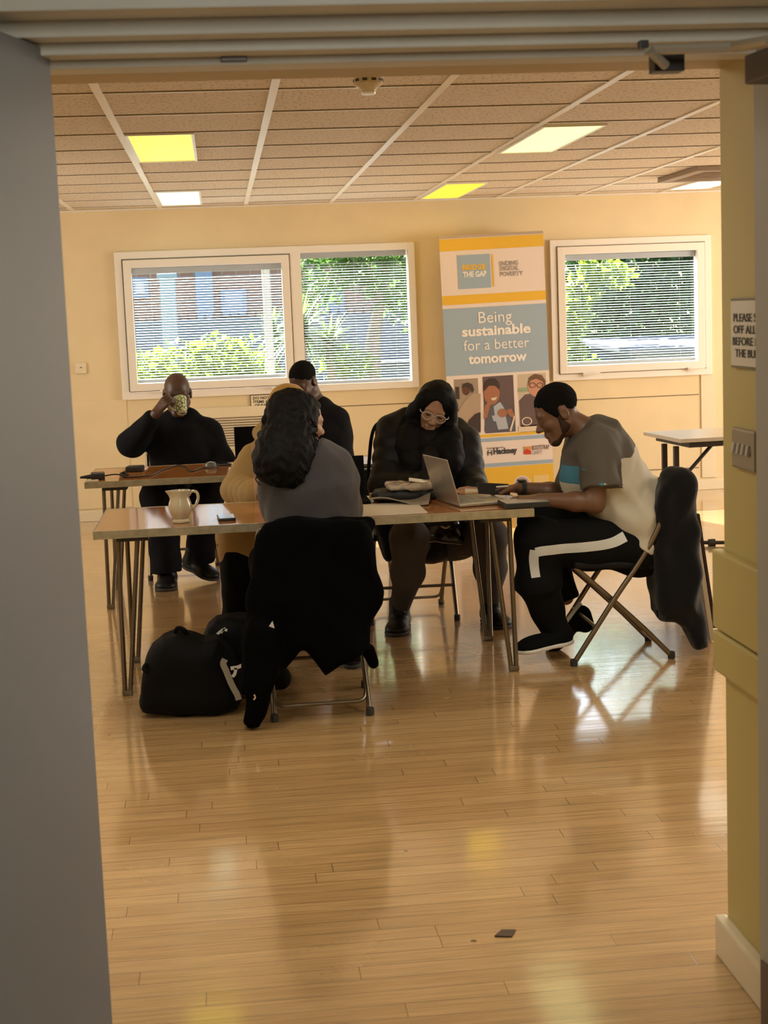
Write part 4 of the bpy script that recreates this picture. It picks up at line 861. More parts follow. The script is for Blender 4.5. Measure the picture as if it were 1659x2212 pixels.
Lay().poly([(1066, 878), (1080, 868), (1088, 880), (1098, 926), (1076, 928), (1070, 906)], 3).poly([(1062, 898), (1082, 896), (1084, 910), (1066, 910)], 4).build('blouse', pal['sky'], L2)
Lay().disc(1062, 850, 17, 4, ry=23).poly([(1045, 905), (1047, 876), (1055, 866), (1064, 868), (1058, 878), (1052, 902)], 5).disc(1085, 892, 10, 5, ry=9).poly([(1092, 886), (1104, 882), (1113, 900), (1113, 906), (1100, 898)], 5).build('skin', pal['skin'], L2)
Lay().poly([(1044, 846), (1047, 826), (1058, 817), (1070, 818), (1078, 828), (1079, 842), (1070, 833), (1056, 833), (1048, 842)], 6).build('hair', pal['dark'], L2)
Lay().poly([(1060, 860), (1074, 857), (1070, 864), (1063, 865)], 6).poly([(1100, 930), (1110, 898), (1113, 900), (1104, 932)], 6).build('pale_shapes', pal['cream'], L2)
L3 = ph('laptop_photo', 1118, 809, 1184, 930, 'pale')
Lay().px(1118, 838, 1184, 843, 2).build('green_strip', pal['green'], L3); Lay().disc(1158, 832, 18, 3, ry=24).build('skin', pal['pinks'], L3)
Lay().poly([(1140, 834), (1142, 816), (1154, 808), (1170, 810), (1178, 822), (1178, 840), (1172, 824), (1158, 818), (1146, 822)], 4).build('hair', pal['brown'], L3)
Lay().poly([(1121, 866), (1134, 852), (1150, 850), (1184, 850), (1184, 930), (1128, 930)], 2).px(1122, 868, 1184, 918, 4).build('dark_shapes', pal['plum'], L3)
g = Lay(); g.disc(1138, 910, 11, 5, ry=9, r0=0.78); g.px(1120, 920, 1184, 929, 4); g.build('pale_shapes', pal['cream'], L3)
G = MB()
for i in (0,):
    for cx in (1150, 1166):
        c = st(cx, 832); k = 0.0038*7; n = 14; pts = [(c[0]+k*math.cos(2*math.pi*j/n), c[1]+0.8*k*math.sin(2*math.pi*j/n)) for j in range(n)]; q = [(c[0]+0.82*k*math.cos(2*math.pi*j/n), c[1]+0.62*k*math.sin(2*math.pi*j/n)) for j in range(n)]; G.add([bpt(a, t, 5) for a, t in pts+q], [(j, (j+1) % n, (j+1) % n+n, j+n) for j in range(n)])
G.build('glasses', pal['dark'], L3)
# partner logos
m4 = MB(); put(m4, 'Hackney', 1066, 981, 12, 52, bold=0.0028); put(m4, 'In partnership with', 1052, 970, 4, 36)
L = Lay()
for s0 in (1053, 1062):
    L.poly([(s0, 984), (s0-1 if s0 == 1053 else s0, 978), (s0+1, 972), (s0+3, 972), (s0+1.6, 978), (s0+2.2, 984)] if s0 == 1053 else [(s0, 972), (s0+1.4, 978), (s0+0.8, 984), (s0-1.4, 984), (s0-0.6, 978), (s0-2, 972)], 3)
L.px(1055, 977, 1062, 979, 3); m4.add(L.b.V, L.b.F); m4.build('black_lettering', m_ink, sheet)
m5 = MB(); put(m5, 'BOOTSTRAP', 1149, 972, 9.5, 38, bold=0.0005); m5.build('brown_lettering', mat('banner_brown_ink', (0.12, 0.07, 0.06), 0.5), sheet)
m6 = MB(); put(m6, 'CHARITY', 1149, 982, 8.5, 23); m6.build('grey_lettering', m_gry, sheet)
m7 = MB(); put(m7, 'UNITY', 1013, 979, 5.5, 27, bold=0.001); m7.build('red_lettering', mat('banner_red', (0.55, 0.07, 0.06), 0.5), sheet)
Lay().px(1131, 965, 1147, 981, 2).build('orange_logo', mat('banner_orange', (0.80, 0.28, 0.05), 0.5), sheet)
Lay().poly([(1131, 981), (1131, 974), (1138, 969), (1147, 974), (1147, 981)], 3).build('red_logo', mat('banner_logo_red', (0.55, 0.05, 0.03), 0.5), sheet)
Lay().poly([(1131, 965), (1135, 965), (1134, 972), (1131, 973)], 3).build('olive_logo', pal['green'], sheet)
sl = Lay().disc(1128, 1046, 18, 2, r0=0.0).build('round_seal', m_wl, sheet); Lay().disc(1128, 1046, 16.5, 3).build('seal_face', mat('seal_rose', (0.5, 0.36, 0.34), 0.5), sl); Lay().disc(1128, 1046, 12, 4).build('seal_centre', m_ink, sl); Lay().poly([(1122, 1042), (1136, 1040), (1132, 1054), (1124, 1054)], 5).build('seal_mark', m_wl, sl)
Lay().px(1152, 1027, 1187, 1060, 2).build('pale_patch', mat('banner_pale_patch', (0.78, 0.55, 0.20), 0.5), sheet)
# top rail, base cassette, pole
b = MB(); c = bpt(BW/2, BH+0.006, 0); R_ = Matrix.Rotation(-th, 3, 'Y'); b.box(c, (BW+0.012, 0.014, 0.022), b=0.003, rot=R_); b.build('top_rail', mat('silver_rail', (0.6, 0.5, 0.4), 0.35, metal=0.6), banner)
b = MB(); b.box((bo[0]+BW/2, YBN+0.01, 0.04), (BW+0.03, 0.10, 0.08), b=0.015); b.build('base_cassette', mat('silver_rail', (0.6, 0.5, 0.4)), banner)
b = MB(); b.tube([(bo[0]+BW/2, YBN+0.03, 0.06), bpt(BW/2, BH, 0)+np.array([0, 0.02, 0])], 0.008, n=8); b.build('support_pole', mat('silver_rail', (0.6, 0.5, 0.4)), banner, smooth=True)
# ------------------------------------------------------------------ people
M_SKIN_D = mat('dark_brown_skin', (0.085, 0.042, 0.028), 0.45, var=0.08, vscale=25)
M_SKIN_M = mat('brown_skin', (0.16, 0.078, 0.043), 0.45, var=0.06, vscale=25)
M_SKIN_L = mat('light_brown_skin', (0.42, 0.22, 0.14), 0.45, var=0.06, vscale=25)
M_BLACKC = mat('black_cloth', (0.0055, 0.0055, 0.0075), 0.9, bump=0.15, bscale=140, spec=0.15)
M_BLACKT = mat('black_trouser_cloth', (0.004, 0.004, 0.0045), 0.85, bump=0.1, bscale=160, spec=0.15)
M_SHOE = mat('black_shoe_leather', (0.007, 0.0065, 0.0065), 0.45, spec=0.25)
M_HAIR = mat('black_hair', (0.0045, 0.004, 0.0045), 0.6, bump=0.35, bscale=110, spec=0.14)
A = aty
def frm(F, U):
    F = nrm(F); R = nrm(np.cross(F, U)); U = np.cross(R, F); return R, F, U
class Head:
    def __init__(s, c, F, U, sc=1.0): s.c = np.asarray(c, float); s.R, s.F, s.U = frm(F, U); s.s = sc; s.M = np.stack([s.R, s.F, s.U], 1)
    def p(s, x, y, z): return s.c + s.s*(x*s.R + y*s.F + z*s.U)
    def skin(s, S, ears=True, lips=True):
        p, q, M = s.p, s.s, s.M
        S.ell(p(0, -0.012, 0.040), np.array((0.075, 0.095, 0.085))*q, 0.02, M)
        S.ell(p(0, 0.026, -0.026), np.array((0.061, 0.062, 0.082))*q, 0.03, M)
        for sx in (-1, 1):
            S.cap(p(sx*0.054, 0.0, -0.05), p(sx*0.018, 0.058, -0.098), 0.022*q, 0.020*q, 0.025)
            S.ell(p(sx*0.034, 0.058, -0.022), np.array((0.026, 0.025, 0.022))*q, 0.015, M)
        S.cap(p(-0.012, 0.066, -0.102), p(0.012, 0.066, -0.102), 0.017*q, k=0.02)
        S.cap(p(-0.036, 0.072, 0.022), p(0.036, 0.072, 0.022), 0.013*q, k=0.016)
        for sx in (-1, 1): S.ell(p(sx*0.031, 0.094, 0.006), np.array((0.017, 0.014, 0.011))*q, 0.010, M, op='s')
        for sx in (-1, 1): S.ell(p(sx*0.031, 0.074, 0.005), np.array((0.0135, 0.0135, 0.012))*q, 0.004, M)
        S.cap(p(0, 0.083, 0.008), p(0, 0.108, -0.030), 0.0075*q, 0.0125*q, 0.012)
        for sx in (-1, 1): S.ell(p(sx*0.0125, 0.096, -0.034), np.array((0.009, 0.011, 0.008))*q, 0.008, M)
        if lips:
            S.cap(p(-0.020, 0.082, -0.062), p(0.020, 0.082, -0.062), 0.0075*q, k=0.008); S.cap(p(-0.017, 0.083, -0.074), p(0.017, 0.083, -0.074), 0.0085*q, k=0.008)
            S.cap(p(-0.02, 0.096, -0.0685), p(0.02, 0.096, -0.0685), 0.0035*q, k=0.004, op='s')
        if ears:
            for sx in (-1, 1):
                S.ell(p(sx*0.079, -0.012, 0.0), np.array((0.009, 0.021, 0.033))*q, 0.008, M); S.ell(p(sx*0.088, -0.006, 0.002), np.array((0.006, 0.010, 0.016))*q, 0.004, M, op='s')
def hand(S, w, f, n, t, spread=0.012, curl=(0.35, 0.45, 0.35), sc=1.0, thumb=0.5, fk=0.0035):
    """w wrist, f towards the fingers, n back of the hand, t towards the thumb"""
    f = nrm(f); n = nrm(n - f*np.dot(n, f)); t = nrm(t - f*np.dot(t, f) - n*np.dot(t, n)); w = np.asarray(w, float)
    for k_ in range(4):
        S.cap(w + t*(0.012-0.008*k_)*sc, w + f*0.085*sc + t*(0.030-0.0205*k_)*sc, 0.0155*sc, 0.0105*sc, 0.014)
    for k_, L in enumerate((0.072, 0.080, 0.074, 0.058)):
        b = w + f*0.088*sc + t*(0.0315-0.0210*k_)*sc; ang = 0.0; d0 = nrm(f + t*(spread*4)*(1.5-k_)*0.25)
        for j, (fr, c) in enumerate(zip((0.46, 0.30, 0.24), curl)):
            ang += c; d = d0*math.cos(ang) - n*math.sin(ang); e = b + d*L*fr*sc; r0 = (0.0092, 0.0084, 0.0076)[j]*sc; S.cap(b, e, r0, r0*0.92, fk); b = e
    b = w + f*0.022*sc + t*0.022*sc; d = nrm(f*0.75 + t*0.65*thumb*1.6 - n*0.25)
    e = b + d*0.042*sc; S.cap(b, e, 0.0135*sc, 0.011*sc, 0.010); d2 = nrm(d + f*0.35 - t*0.15); e2 = e + d2*0.032*sc; S.cap(e, e2, 0.0105*sc, 0.0095*sc, 0.004); S.cap(e2, e2 + nrm(d2-n*0.2)*0.024*sc, 0.0092*sc, 0.008*sc, 0.004)
def shoe(name, heel, toe, parent, m, sole=None, h=0.075, w=0.040, up=None):
    heel = np.asarray(heel, float); toe = np.asarray(toe, float); f = nrm(toe-heel); u = np.array([0, 0, 1.0]) if up is None else nrm(up); u = nrm(u - f*np.dot(u, f)); sd = np.cross(f, u); L = np.linalg.norm(toe-heel); M = np.stack([sd, f, u], 1)
    S = SDF(0.005); S.ell(heel+f*0.045+u*0.042, (w*0.92, 0.052, 0.048), 0.03, M); S.ell(heel+f*L*0.52+u*0.034, (w*1.0, L*0.36, 0.036), 0.035, M); S.ell(heel+f*(L-0.055)+u*0.028, (w*1.12, 0.062, 0.030), 0.03, M)
    S.cap(heel+f*0.055+u*0.05, heel+f*0.06+u*(h+0.03), w*1.02, w*0.95, 0.02); S.clip(heel+u*0.008, -u)
    o = S.build(name, m, parent)
    S = SDF(0.004); S.ell(heel+f*0.05+u*0.010, (w*1.0, 0.056, 0.016), 0.03, M); S.ell(heel+f*L*0.5+u*0.009, (w*0.98, L*0.40, 0.014), 0.03, M); S.ell(heel+f*(L-0.058)+u*0.009, (w*1.18, 0.068, 0.014), 0.03, M); S.clip(heel+u*0.0, -u); S.clip(heel+u*0.018, u)
    S.build('sole', sole or M_RUB, o); return o
def person(S, label, m, wr=0.0):
    o = S.build('person', m, None, wr); tag(o, label, 'person'); return o
def limb(S, pts, rs, k=0.025, **kw): S.chain(pts, rs, k, **kw)

# ============ man at the laptop, right =========================================================
def man_laptop():
    YM = 6.60
    H = Head(A(1203, 893, YM), (-0.90, -0.06, -0.42), (-0.42, 0, 0.9), 1.0)
    nk = A(1262, 925, YM); pel = A(1368, 1168, YM); mid = A(1345, 1080, YM); up = A(1305, 985, YM)
    shN, elN, wrN = A(1293, 962, 6.44), A(1285, 1086, 6.41), A(1166, 1079, 6.47)
    shF, elF, wrF = A(1262, 962, 6.78), A(1222, 1066, 6.80), A(1122, 1054, 6.76)
    hpN, knN, anN = A(1375, 1180, 6.49), A(1158, 1163, 6.47), A(1196, 1352, 6.53)
    hpF, knF, anF = A(1372, 1172, 6.71), A(1165, 1128, 6.74), A(1222, 1290, 6.72)
    S = SDF(0.0042); H.skin(S)
    S.cap(H.p(0, -0.035, -0.06), nk+np.array([0.035, 0, -0.03]), 0.056, 0.062, 0.03)
    limb(S, [pel, mid, up, nk+np.array([0.03, 0, -0.05])], [0.11, 0.12, 0.125, 0.07], 0.04, fl=((0, 1, 0), 1.25))
    for sh, el, wr in ((shN, elN, wrN), (shF, elF, wrF)):
        limb(S, [sh, el], [0.056, 0.043], 0.03); m1 = el*0.65+wr*0.35; limb(S, [el, m1, wr], [0.043, 0.041, 0.026], 0.02)
    hand(S, wrN, (-1, 0.05, 0.02), (-0.1, -0.25, 1), (0, 1, 0.2), curl=(0.30, 0.45, 0.3), sc=0.98)
    hand(S, wrF, (-1, -0.05, -0.02), (-0.25, 0.25, 1), (0, -1, -0.1), curl=(0.35, 0.6, 0.5), sc=1.0)
    for hp, kn, an in ((hpN, knN, anN), (hpF, knF, anF)): limb(S, [hp, kn, an], [0.075, 0.052, 0.036], 0.03)
    P_ = person(S, 'man in a grey and white T-shirt leaning over the silver laptop', M_SKIN_M)
    # short hair and beard
    S = SDF(0.004); S.ell(H.p(0, -0.016, 0.046), (0.0772, 0.0970, 0.0870), 0.01, H.M); n_ = 0.70*H.F - 0.72*H.U; S.clip(H.p(0, 0.068, 0.056), n_)
    for sx in (-1, 1): S.cap(H.p(sx*0.0625, 0.036, 0.046), H.p(sx*0.067, 0.020, 0.004), 0.0135, 0.010, 0.02)
    S2 = [p for p in S.P]; S.build('hair', mat('short_black_hair', (0.007, 0.006, 0.006), 0.9, bump=0.6, bscale=260, spec=0.08), P_, 0.0008, 160)
    S = SDF(0.004)
    for sx in (-1, 1):
        S.cap(H.p(sx*0.0665, 0.014, 0.014), H.p(sx*0.057, 0.010, -0.05), 0.0085, 0.0155, 0.01); S.cap(H.p(sx*0.055, 0.002, -0.055), H.p(sx*0.018, 0.058, -0.101), 0.0225, 0.0208, 0.02)
    S.cap(H.p(-0.012, 0.064, -0.106), H.p(0.012, 0.064, -0.106), 0.0185, k=0.02); S.build('beard', mat('short_black_beard', (0.050, 0.028, 0.019), 0.9, spec=0.1), P_, 0.0006, 200)
    # T-shirt
    S = SDF(0.0055)
    bk = [pel+[0.005, 0, -0.012], A(1358, 1118, YM), A(1327, 1045, YM), A(1303, 985, YM), A(1292, 948, YM), nk+np.array([0.035, 0, -0.028])]
    limb(S, bk, [0.128, 0.132, 0.142, 0.132, 0.105, 0.060], 0.05, fl=((0, 1, 0), 1.28))
    S.cap(A(1268, 985, YM), A(1262, 1040, YM), 0.105, 0.10, 0.06, fl=((0, 1, 0), 1.3)); S.cap(A(1285, 1040, YM), A(1330, 1115, YM), 0.11, 0.11, 0.06, fl=((0, 1, 0), 1.25))
    S.cap(A(1400, 1060, YM), A(1398, 1120, YM), 0.062, 0.060, 0.08, fl=((0, 1, 0), 1.8))
    S.cap(A(1395, 1120, YM), A(1366, 1180, YM), 0.07, 0.075, 0.06, fl=((0, 1, 0), 1.8)); S.cap(A(1366, 1105, YM), A(1362, 1176, YM), 0.122, 0.120, 0.05, fl=((0, 1, 0), 1.98))
    S.cap(A(1290, 958, 6.455), A(1297, 1054, 6.405), 0.083, 0.080, 0.04, flat=True); S.cap(A(1262, 960, 6.72), A(1238, 1052, 6.79), 0.082, 0.080, 0.05, flat=True)
    S.clip(H.p(0.0, 0.02, -0.118), nrm(H.U+0.25*H.F), 0.004)
    # hem: the shirt ends along a slanting line from belly to seat
    h0, h1 = A(1270, 1108, YM), A(1395, 1195, YM); dv = h1-h0; S.clip(h0, (dv[2], 0, -dv[0]))
    aN, bN = A(1292, 940, 6.46), A(1298, 1052, 6.415); aF, bF = A(1262, 940, 6.76), A(1238, 1052, 6.79)
    def near_seg(C_, a, b, r): ba = b-a; t0_ = ((C_-a)@ba)/(ba@ba); t = np.clip(t0_, 0, 1); return (np.linalg.norm(C_-(a+t[:, None]*ba), axis=1) < r) & (t0_ < 1.04)
    y0, y1 = A(1341, 981, YM), A(1372, 952, YM)
    def cls(C_):
        idx = np.ones(len(C_), int); sl = (y1[2]-y0[2])/(y1[0]-y0[0]); back = C_[:, 2] > y0[2] + sl*np.clip(C_[:, 0]-y0[0], 0, 1); idx[back & (C_[:, 0] > 1.55)] = 0; fr = C_[:, 0] <= 1.62
        idx[fr & (C_[:, 2] > y0[2]-0.02)] = 0; front = C_[:, 0] < 1.585
        idx[front & (C_[:, 2] > 0.850)] = 0; idx[front & (C_[:, 2] > 0.775) & (C_[:, 2] <= 0.850)] = 2
        idx[near_seg(C_, aN, bN, 0.092) & (C_[:, 1] < 6.50)] = 0; idx[near_seg(C_, aF, bF, 0.096) & (C_[:, 1] > 6.68)] = 0
        return idx
    S.build('t_shirt', [mat('charcoal_tshirt', (0.095, 0.082, 0.068), 0.85, bump=0.1, bscale=150), mat('off_white_tshirt', (0.55, 0.50, 0.40), 0.85, bump=0.1, bscale=150), mat('blue_tshirt_band', (0.05, 0.20, 0.30), 0.85)], P_, 0.0042, 36, cls)
    # track trousers
    S = SDF(0.0055)
    limb(S, [hpN+[0.03, 0, 0.0], hpN*0.5+knN*0.5+[0, 0, -0.008], knN], [0.118, 0.106, 0.086], 0.05); limb(S, [knN, A(1163, 1262, 6.49), anN+[0, 0, -0.01]], [0.086, 0.094, 0.062], 0.05, flat=True)
    limb(S, [hpF+[0.03, 0, 0.0], hpF*0.5+knF*0.5, knF], [0.118, 0.102, 0.084], 0.05); limb(S, [knF, A(1190, 1215, 6.73), anF+[0.006, 0, -0.01]], [0.084, 0.085, 0.056], 0.05, flat=True)
    S.cap(pel+[0, -0.09, -0.02], pel+[0, 0.09, -0.02], 0.125, k=0.05); S.clip((0, 0, 0.452-0.01), (0, 0, -1)) if False else None
    tr = S.build('track_trousers', M_BLACKT, P_, 0.003, 30)
    # white side stripe laid over the cloth
    deps = bpy.context.evaluated_depsgraph_get(); deps.update()
    path = smooth_path([A(*q, 6.40) for q in ((1349, 1158), (1318, 1171), (1270, 1178), (1215, 1184), (1172, 1188), (1155, 1192))], 6)
    path2 = smooth_path([A(*q, 6.40) for q in ((1153, 1187), (1152, 1205), (1154, 1225), (1157, 1247))], 5)
    from mathutils.bvhtree import BVHTree
    mw = [Vector(v.co) + Vector(ORG[tr]) for v in tr.data.vertices]; bvh = BVHTree.FromPolygons(mw, [tuple(p.vertices) for p in tr.data.polygons])
    for pth, wdt in ((path, 0.021), (path2, 0.019)):
        b = MB(); V = []
        for i, p in enumerate(pth):
            t = nrm(pth[min(i+1, len(pth)-1)]-pth[max(i-1, 0)]); sd = np.array([-t[2], 0, t[0]])
            for e in (-1, -0.33, 0.33, 1):
                q = p+sd*wdt*e; h = bvh.ray_cast(Vector((q[0], 6.1, q[2])), Vector((0, 1, 0)))
                y = h[0].y-0.0022 if h[0] is not None else 6.40
                V.append((q[0], y, q[2]))
        n = len(pth); V2 = V + [(v[0], v[1]+0.004, v[2]) for v in V]; m_ = 4*n
        Fq = [(4*i+k, 4*i+k+1, 4*i+k+5, 4*i+k+4) for i in range(n-1) for k in range(3)]; Fq += [tuple(x+m_ for x in reversed(f)) for f in Fq]
        b.add(V2, Fq); b.build('side_stripe', mat('white_reflective_tape', (0.62, 0.62, 0.60), 0.5), tr, smooth=True)
    ws = mat('white_shoe_sole', (0.72, 0.68, 0.62), 0.5)
    shoe('shoe', A(1236, 1388, 6.52), A(1120, 1413, 6.45), P_, mat('black_knit_trainer', (0.005, 0.005, 0.0055), 0.9, spec=0.1), ws, h=0.07, w=0.044)
    hF = A(1250, 1302, 6.72); shoe('shoe', hF, hF+np.array([-0.16, -0.02, -0.19]), P_, mat('black_knit_trainer', (0.012, 0.011, 0.012)), ws, h=0.05, w=0.042, up=(0.75, 0, 0.6))
    # wrist watch
    f = nrm(wrF-elF); c = wrF - f*0.012; b = MB(); R_ = Vector((1, 0, 0)).rotation_difference(Vector(f)).to_matrix()
    pr = [(0.031, -0.011), (0.034, -0.011), (0.034, 0.011), (0.031, 0.011)]
    b.lathe(pr, c, n=22, R=Vector((0, 0, 1)).rotation_difference(Vector(f)).to_matrix(), closed=True); wt = b.build('watch_strap', mat('black_rubber_strap', (0.02, 0.022, 0.022), 0.5), P_, smooth=True)
    b = MB(); b.box(c+np.array([-0.002, 0.0, 0.036]), (0.034, 0.034, 0.010), b=0.004); b.build('watch_case', mat('watch_case', (0.03, 0.03, 0.035), 0.25), wt)
    return P_
man_laptop()

# ============ woman with long black hair and glasses ============================================
def woman_glasses():
    YM = 7.50
    H = Head(A(938, 884, YM-0.02), (-0.16, -0.90, -0.34), (0.30, -0.25, 0.92), 0.98)
    nk = A(938, 945, YM+0.05); pel = A(930, 1150, YM+0.08)
    shL, elL, wrL = A(850, 942, YM), A(838, 1050, YM-0.10), A(925, 1046, YM-0.34)
    shR, elR, wrR = A(1000, 960, YM), A(1012, 1052, YM-0.10), A(1030, 1056, YM-0.38)
    hL, kL, aL = A(890, 1165, YM+0.05), A(884, 1162, 7.14), A(866, 1308, 7.37)
    hR, kR, aR = A(985, 1160, YM+0.05), A(1056, 1158, 7.16), A(1060, 1296, 7.38)
    S = SDF(0.0042); H.skin(S, ears=False)
    S.cap(H.p(0, -0.03, -0.07), nk+np.array([0, 0.02, -0.05]), 0.050, 0.056, 0.03)
    limb(S, [pel, A(925, 1040, YM+0.04), nk+np.array([0, 0.02, -0.06])], [0.13, 0.125, 0.08], 0.04, fl=((1, 0, 0), 1.25))
    for sh, el, wr in ((shL, elL, wrL), (shR, elR, wrR)): limb(S, [sh, el, wr], [0.05, 0.042, 0.026], 0.03)
    hand(S, wrR, (-0.75, -0.55, -0.02), (-0.1, -0.4, 1), (-0.6, 0.7, 0.2), curl=(0.5, 0.7, 0.5), sc=0.95)
    hand(S, wrL, (0.9, -0.2, -0.05), (0, -0.4, 1), (0, 1, 0.2), curl=(0.4, 0.5, 0.4), sc=0.92)
    for h_, k_, a_ in ((hL, kL, aL), (hR, kR, aR)): limb(S, [h_, k_, a_], [0.08, 0.055, 0.036], 0.03); S.cap(a_, a_+np.array([0, -0.01, -0.05]), 0.036, 0.033)
    P_ = person(S, 'woman with long straight black hair and pale glasses in a black puffer coat', M_SKIN_L)
    # long straight hair, parted on the crown
    S = SDF(0.005); p = H.p
    S.ell(p(0, -0.02, 0.045), (0.092, 0.108, 0.098), 0.01, H.M)
    for sx, e0 in ((-1, A(880, 968, YM-0.10)), (1, A(975, 985, YM-0.12))):
        S.chain([p(sx*0.070, 0.030, 0.055), p(sx*0.088, 0.020, -0.03), p(sx*0.092, 0.012, -0.11), e0, e0+np.array([sx*0.006, -0.01, -0.13])], [0.035, 0.038, 0.047, 0.058, 0.040], 0.03)
    S.chain([p(-0.03, -0.06, 0.03), p(-0.05, -0.08, -0.10), A(905, 960, YM+0.07)], [0.06, 0.07, 0.06], 0.03); S.chain([p(0.03, -0.06, 0.03), p(0.05, -0.08, -0.10), A(975, 955, YM+0.07)], [0.06, 0.06, 0.05], 0.03)
    S.chain([A(882, 940, YM-0.07), A(890, 1000, YM-0.13), A(900, 1062, YM-0.15)], [0.06, 0.048, 0.032], 0.03); S.chain([A(976, 945, YM-0.08), A(974, 1000, YM-0.14), A(966, 1060, YM-0.15)], [0.055, 0.045, 0.030], 0.03); S.cap(A(928, 952, YM-0.05), A(928, 1050, YM-0.13), 0.045, 0.04, 0.05, fl=((1, 0, 0), 1.7)); S.ell(p(0.004, 0.098, -0.022), (0.051, 0.078, 0.106), 0.008, H.M, op='s')
    S.cap(p(0.012, 0.03, 0.150), p(0.012, 0.10, 0.10), 0.004, k=0.006, op='s'); S.build('hair', M_HAIR, P_, 0.0012, 90)
    # glasses
    g = MB()
    for sx in (-1, 1):
        ring = [p(sx*0.033+0.026*math.cos(t)*(1.0), 0.104-0.006*abs(math.cos(t)), 0.001+0.021*math.sin(t)) for t in np.linspace(0, 2*math.pi, 21)[:-1]]; g.tube(ring, 0.0022, n=6, closed=True)
        g.tube([p(sx*0.058, 0.098, 0.006), p(sx*0.072, 0.085, 0.008), p(sx*0.078, 0.0, 0.008)], 0.0024, n=6)
    g.tube([p(-0.008, 0.106, 0.006), p(0.008, 0.106, 0.006)], 0.002, n=6)
    gl = g.build('glasses', mat('pale_clear_glasses_frame', (0.52, 0.55, 0.48), 0.25), P_, smooth=True)
    e = MB()
    for sx in (-1, 1): e.tube([p(sx*0.031-0.011, 0.0885, 0.002), p(sx*0.031, 0.0895, 0.000), p(sx*0.031+0.011, 0.0875, 0.002)], [0.002, 0.004, 0.002], n=6)
    e.build('eyes', mat('dark_eye', (0.02, 0.012, 0.01), 0.2), P_, smooth=True)
    # puffer coat with baffles
    mt = mat('black_puffer_nylon', (0.0045, 0.0048, 0.006), 0.5, bump=0.25, bscale=22, spec=0.2)
    S = SDF(0.006)
    limb(S, [pel+[0, -0.02, 0.0], A(922, 1080, YM), A(922, 1010, YM), A(928, 965, YM+0.03), nk+np.array([0, 0.03, -0.045])], [0.155, 0.165, 0.160, 0.125, 0.085], 0.05, fl=((1, 0, 0), 1.20), disp=(12, 0.004))
    for sh, el, wr in ((shL, elL, wrL), (shR, elR, wrR)):
        limb(S, [sh+[0, 0, -0.012], el], [0.090, 0.084], 0.05, disp=(14, 0.006)); limb(S, [el, wr*0.90+el*0.10], [0.082, 0.056], 0.05, disp=(14, 0.005))
    S.chain([A(880, 905, YM+0.06), A(845, 925, YM+0.03)], [0.06, 0.07], 0.05); S.chain([A(985, 925, YM+0.06), A(1005, 945, YM+0.02)], [0.055, 0.06], 0.05)
    S.cap(A(826, 1130, YM+0.02), A(838, 1190, YM), 0.075, 0.055, 0.06, fl=((1, 0, 0), 0.62)); S.cap(A(905, 1128, 7.32), A(985, 1132, 7.32), 0.085, 0.08, 0.05, fl=((0, 0, 1), 0.75))
    S.build('puffer_coat', mt, P_, 0.002, 40)
    S = SDF(0.0055); mg = mat('dark_grey_leggings', (0.085, 0.074, 0.066), 0.85, bump=0.15, bscale=170, spec=0.2)
    limb(S, [hL, kL, kL*0.5+aL*0.5+[0.012, -0.012, 0], aL], [0.105, 0.087, 0.077, 0.047], 0.04); limb(S, [hR, kR, kR*0.5+aR*0.5+[0.0, -0.012, 0], aR], [0.105, 0.085, 0.075, 0.046], 0.04); S.cap(hL, hR, 0.11, k=0.05)
    S.build('leggings', mg, P_, 0.0015, 45)
    shoe('shoe', [aL[0]+0.005, 7.435, 0.0], [0.765, 7.185, 0.0], P_, M_SHOE, h=0.10, w=0.052); shoe('shoe', [aR[0]-0.01, 7.44, 0.0], [1.295, 7.205, 0.0], P_, M_SHOE, h=0.10, w=0.052)
    return P_
woman_glasses()

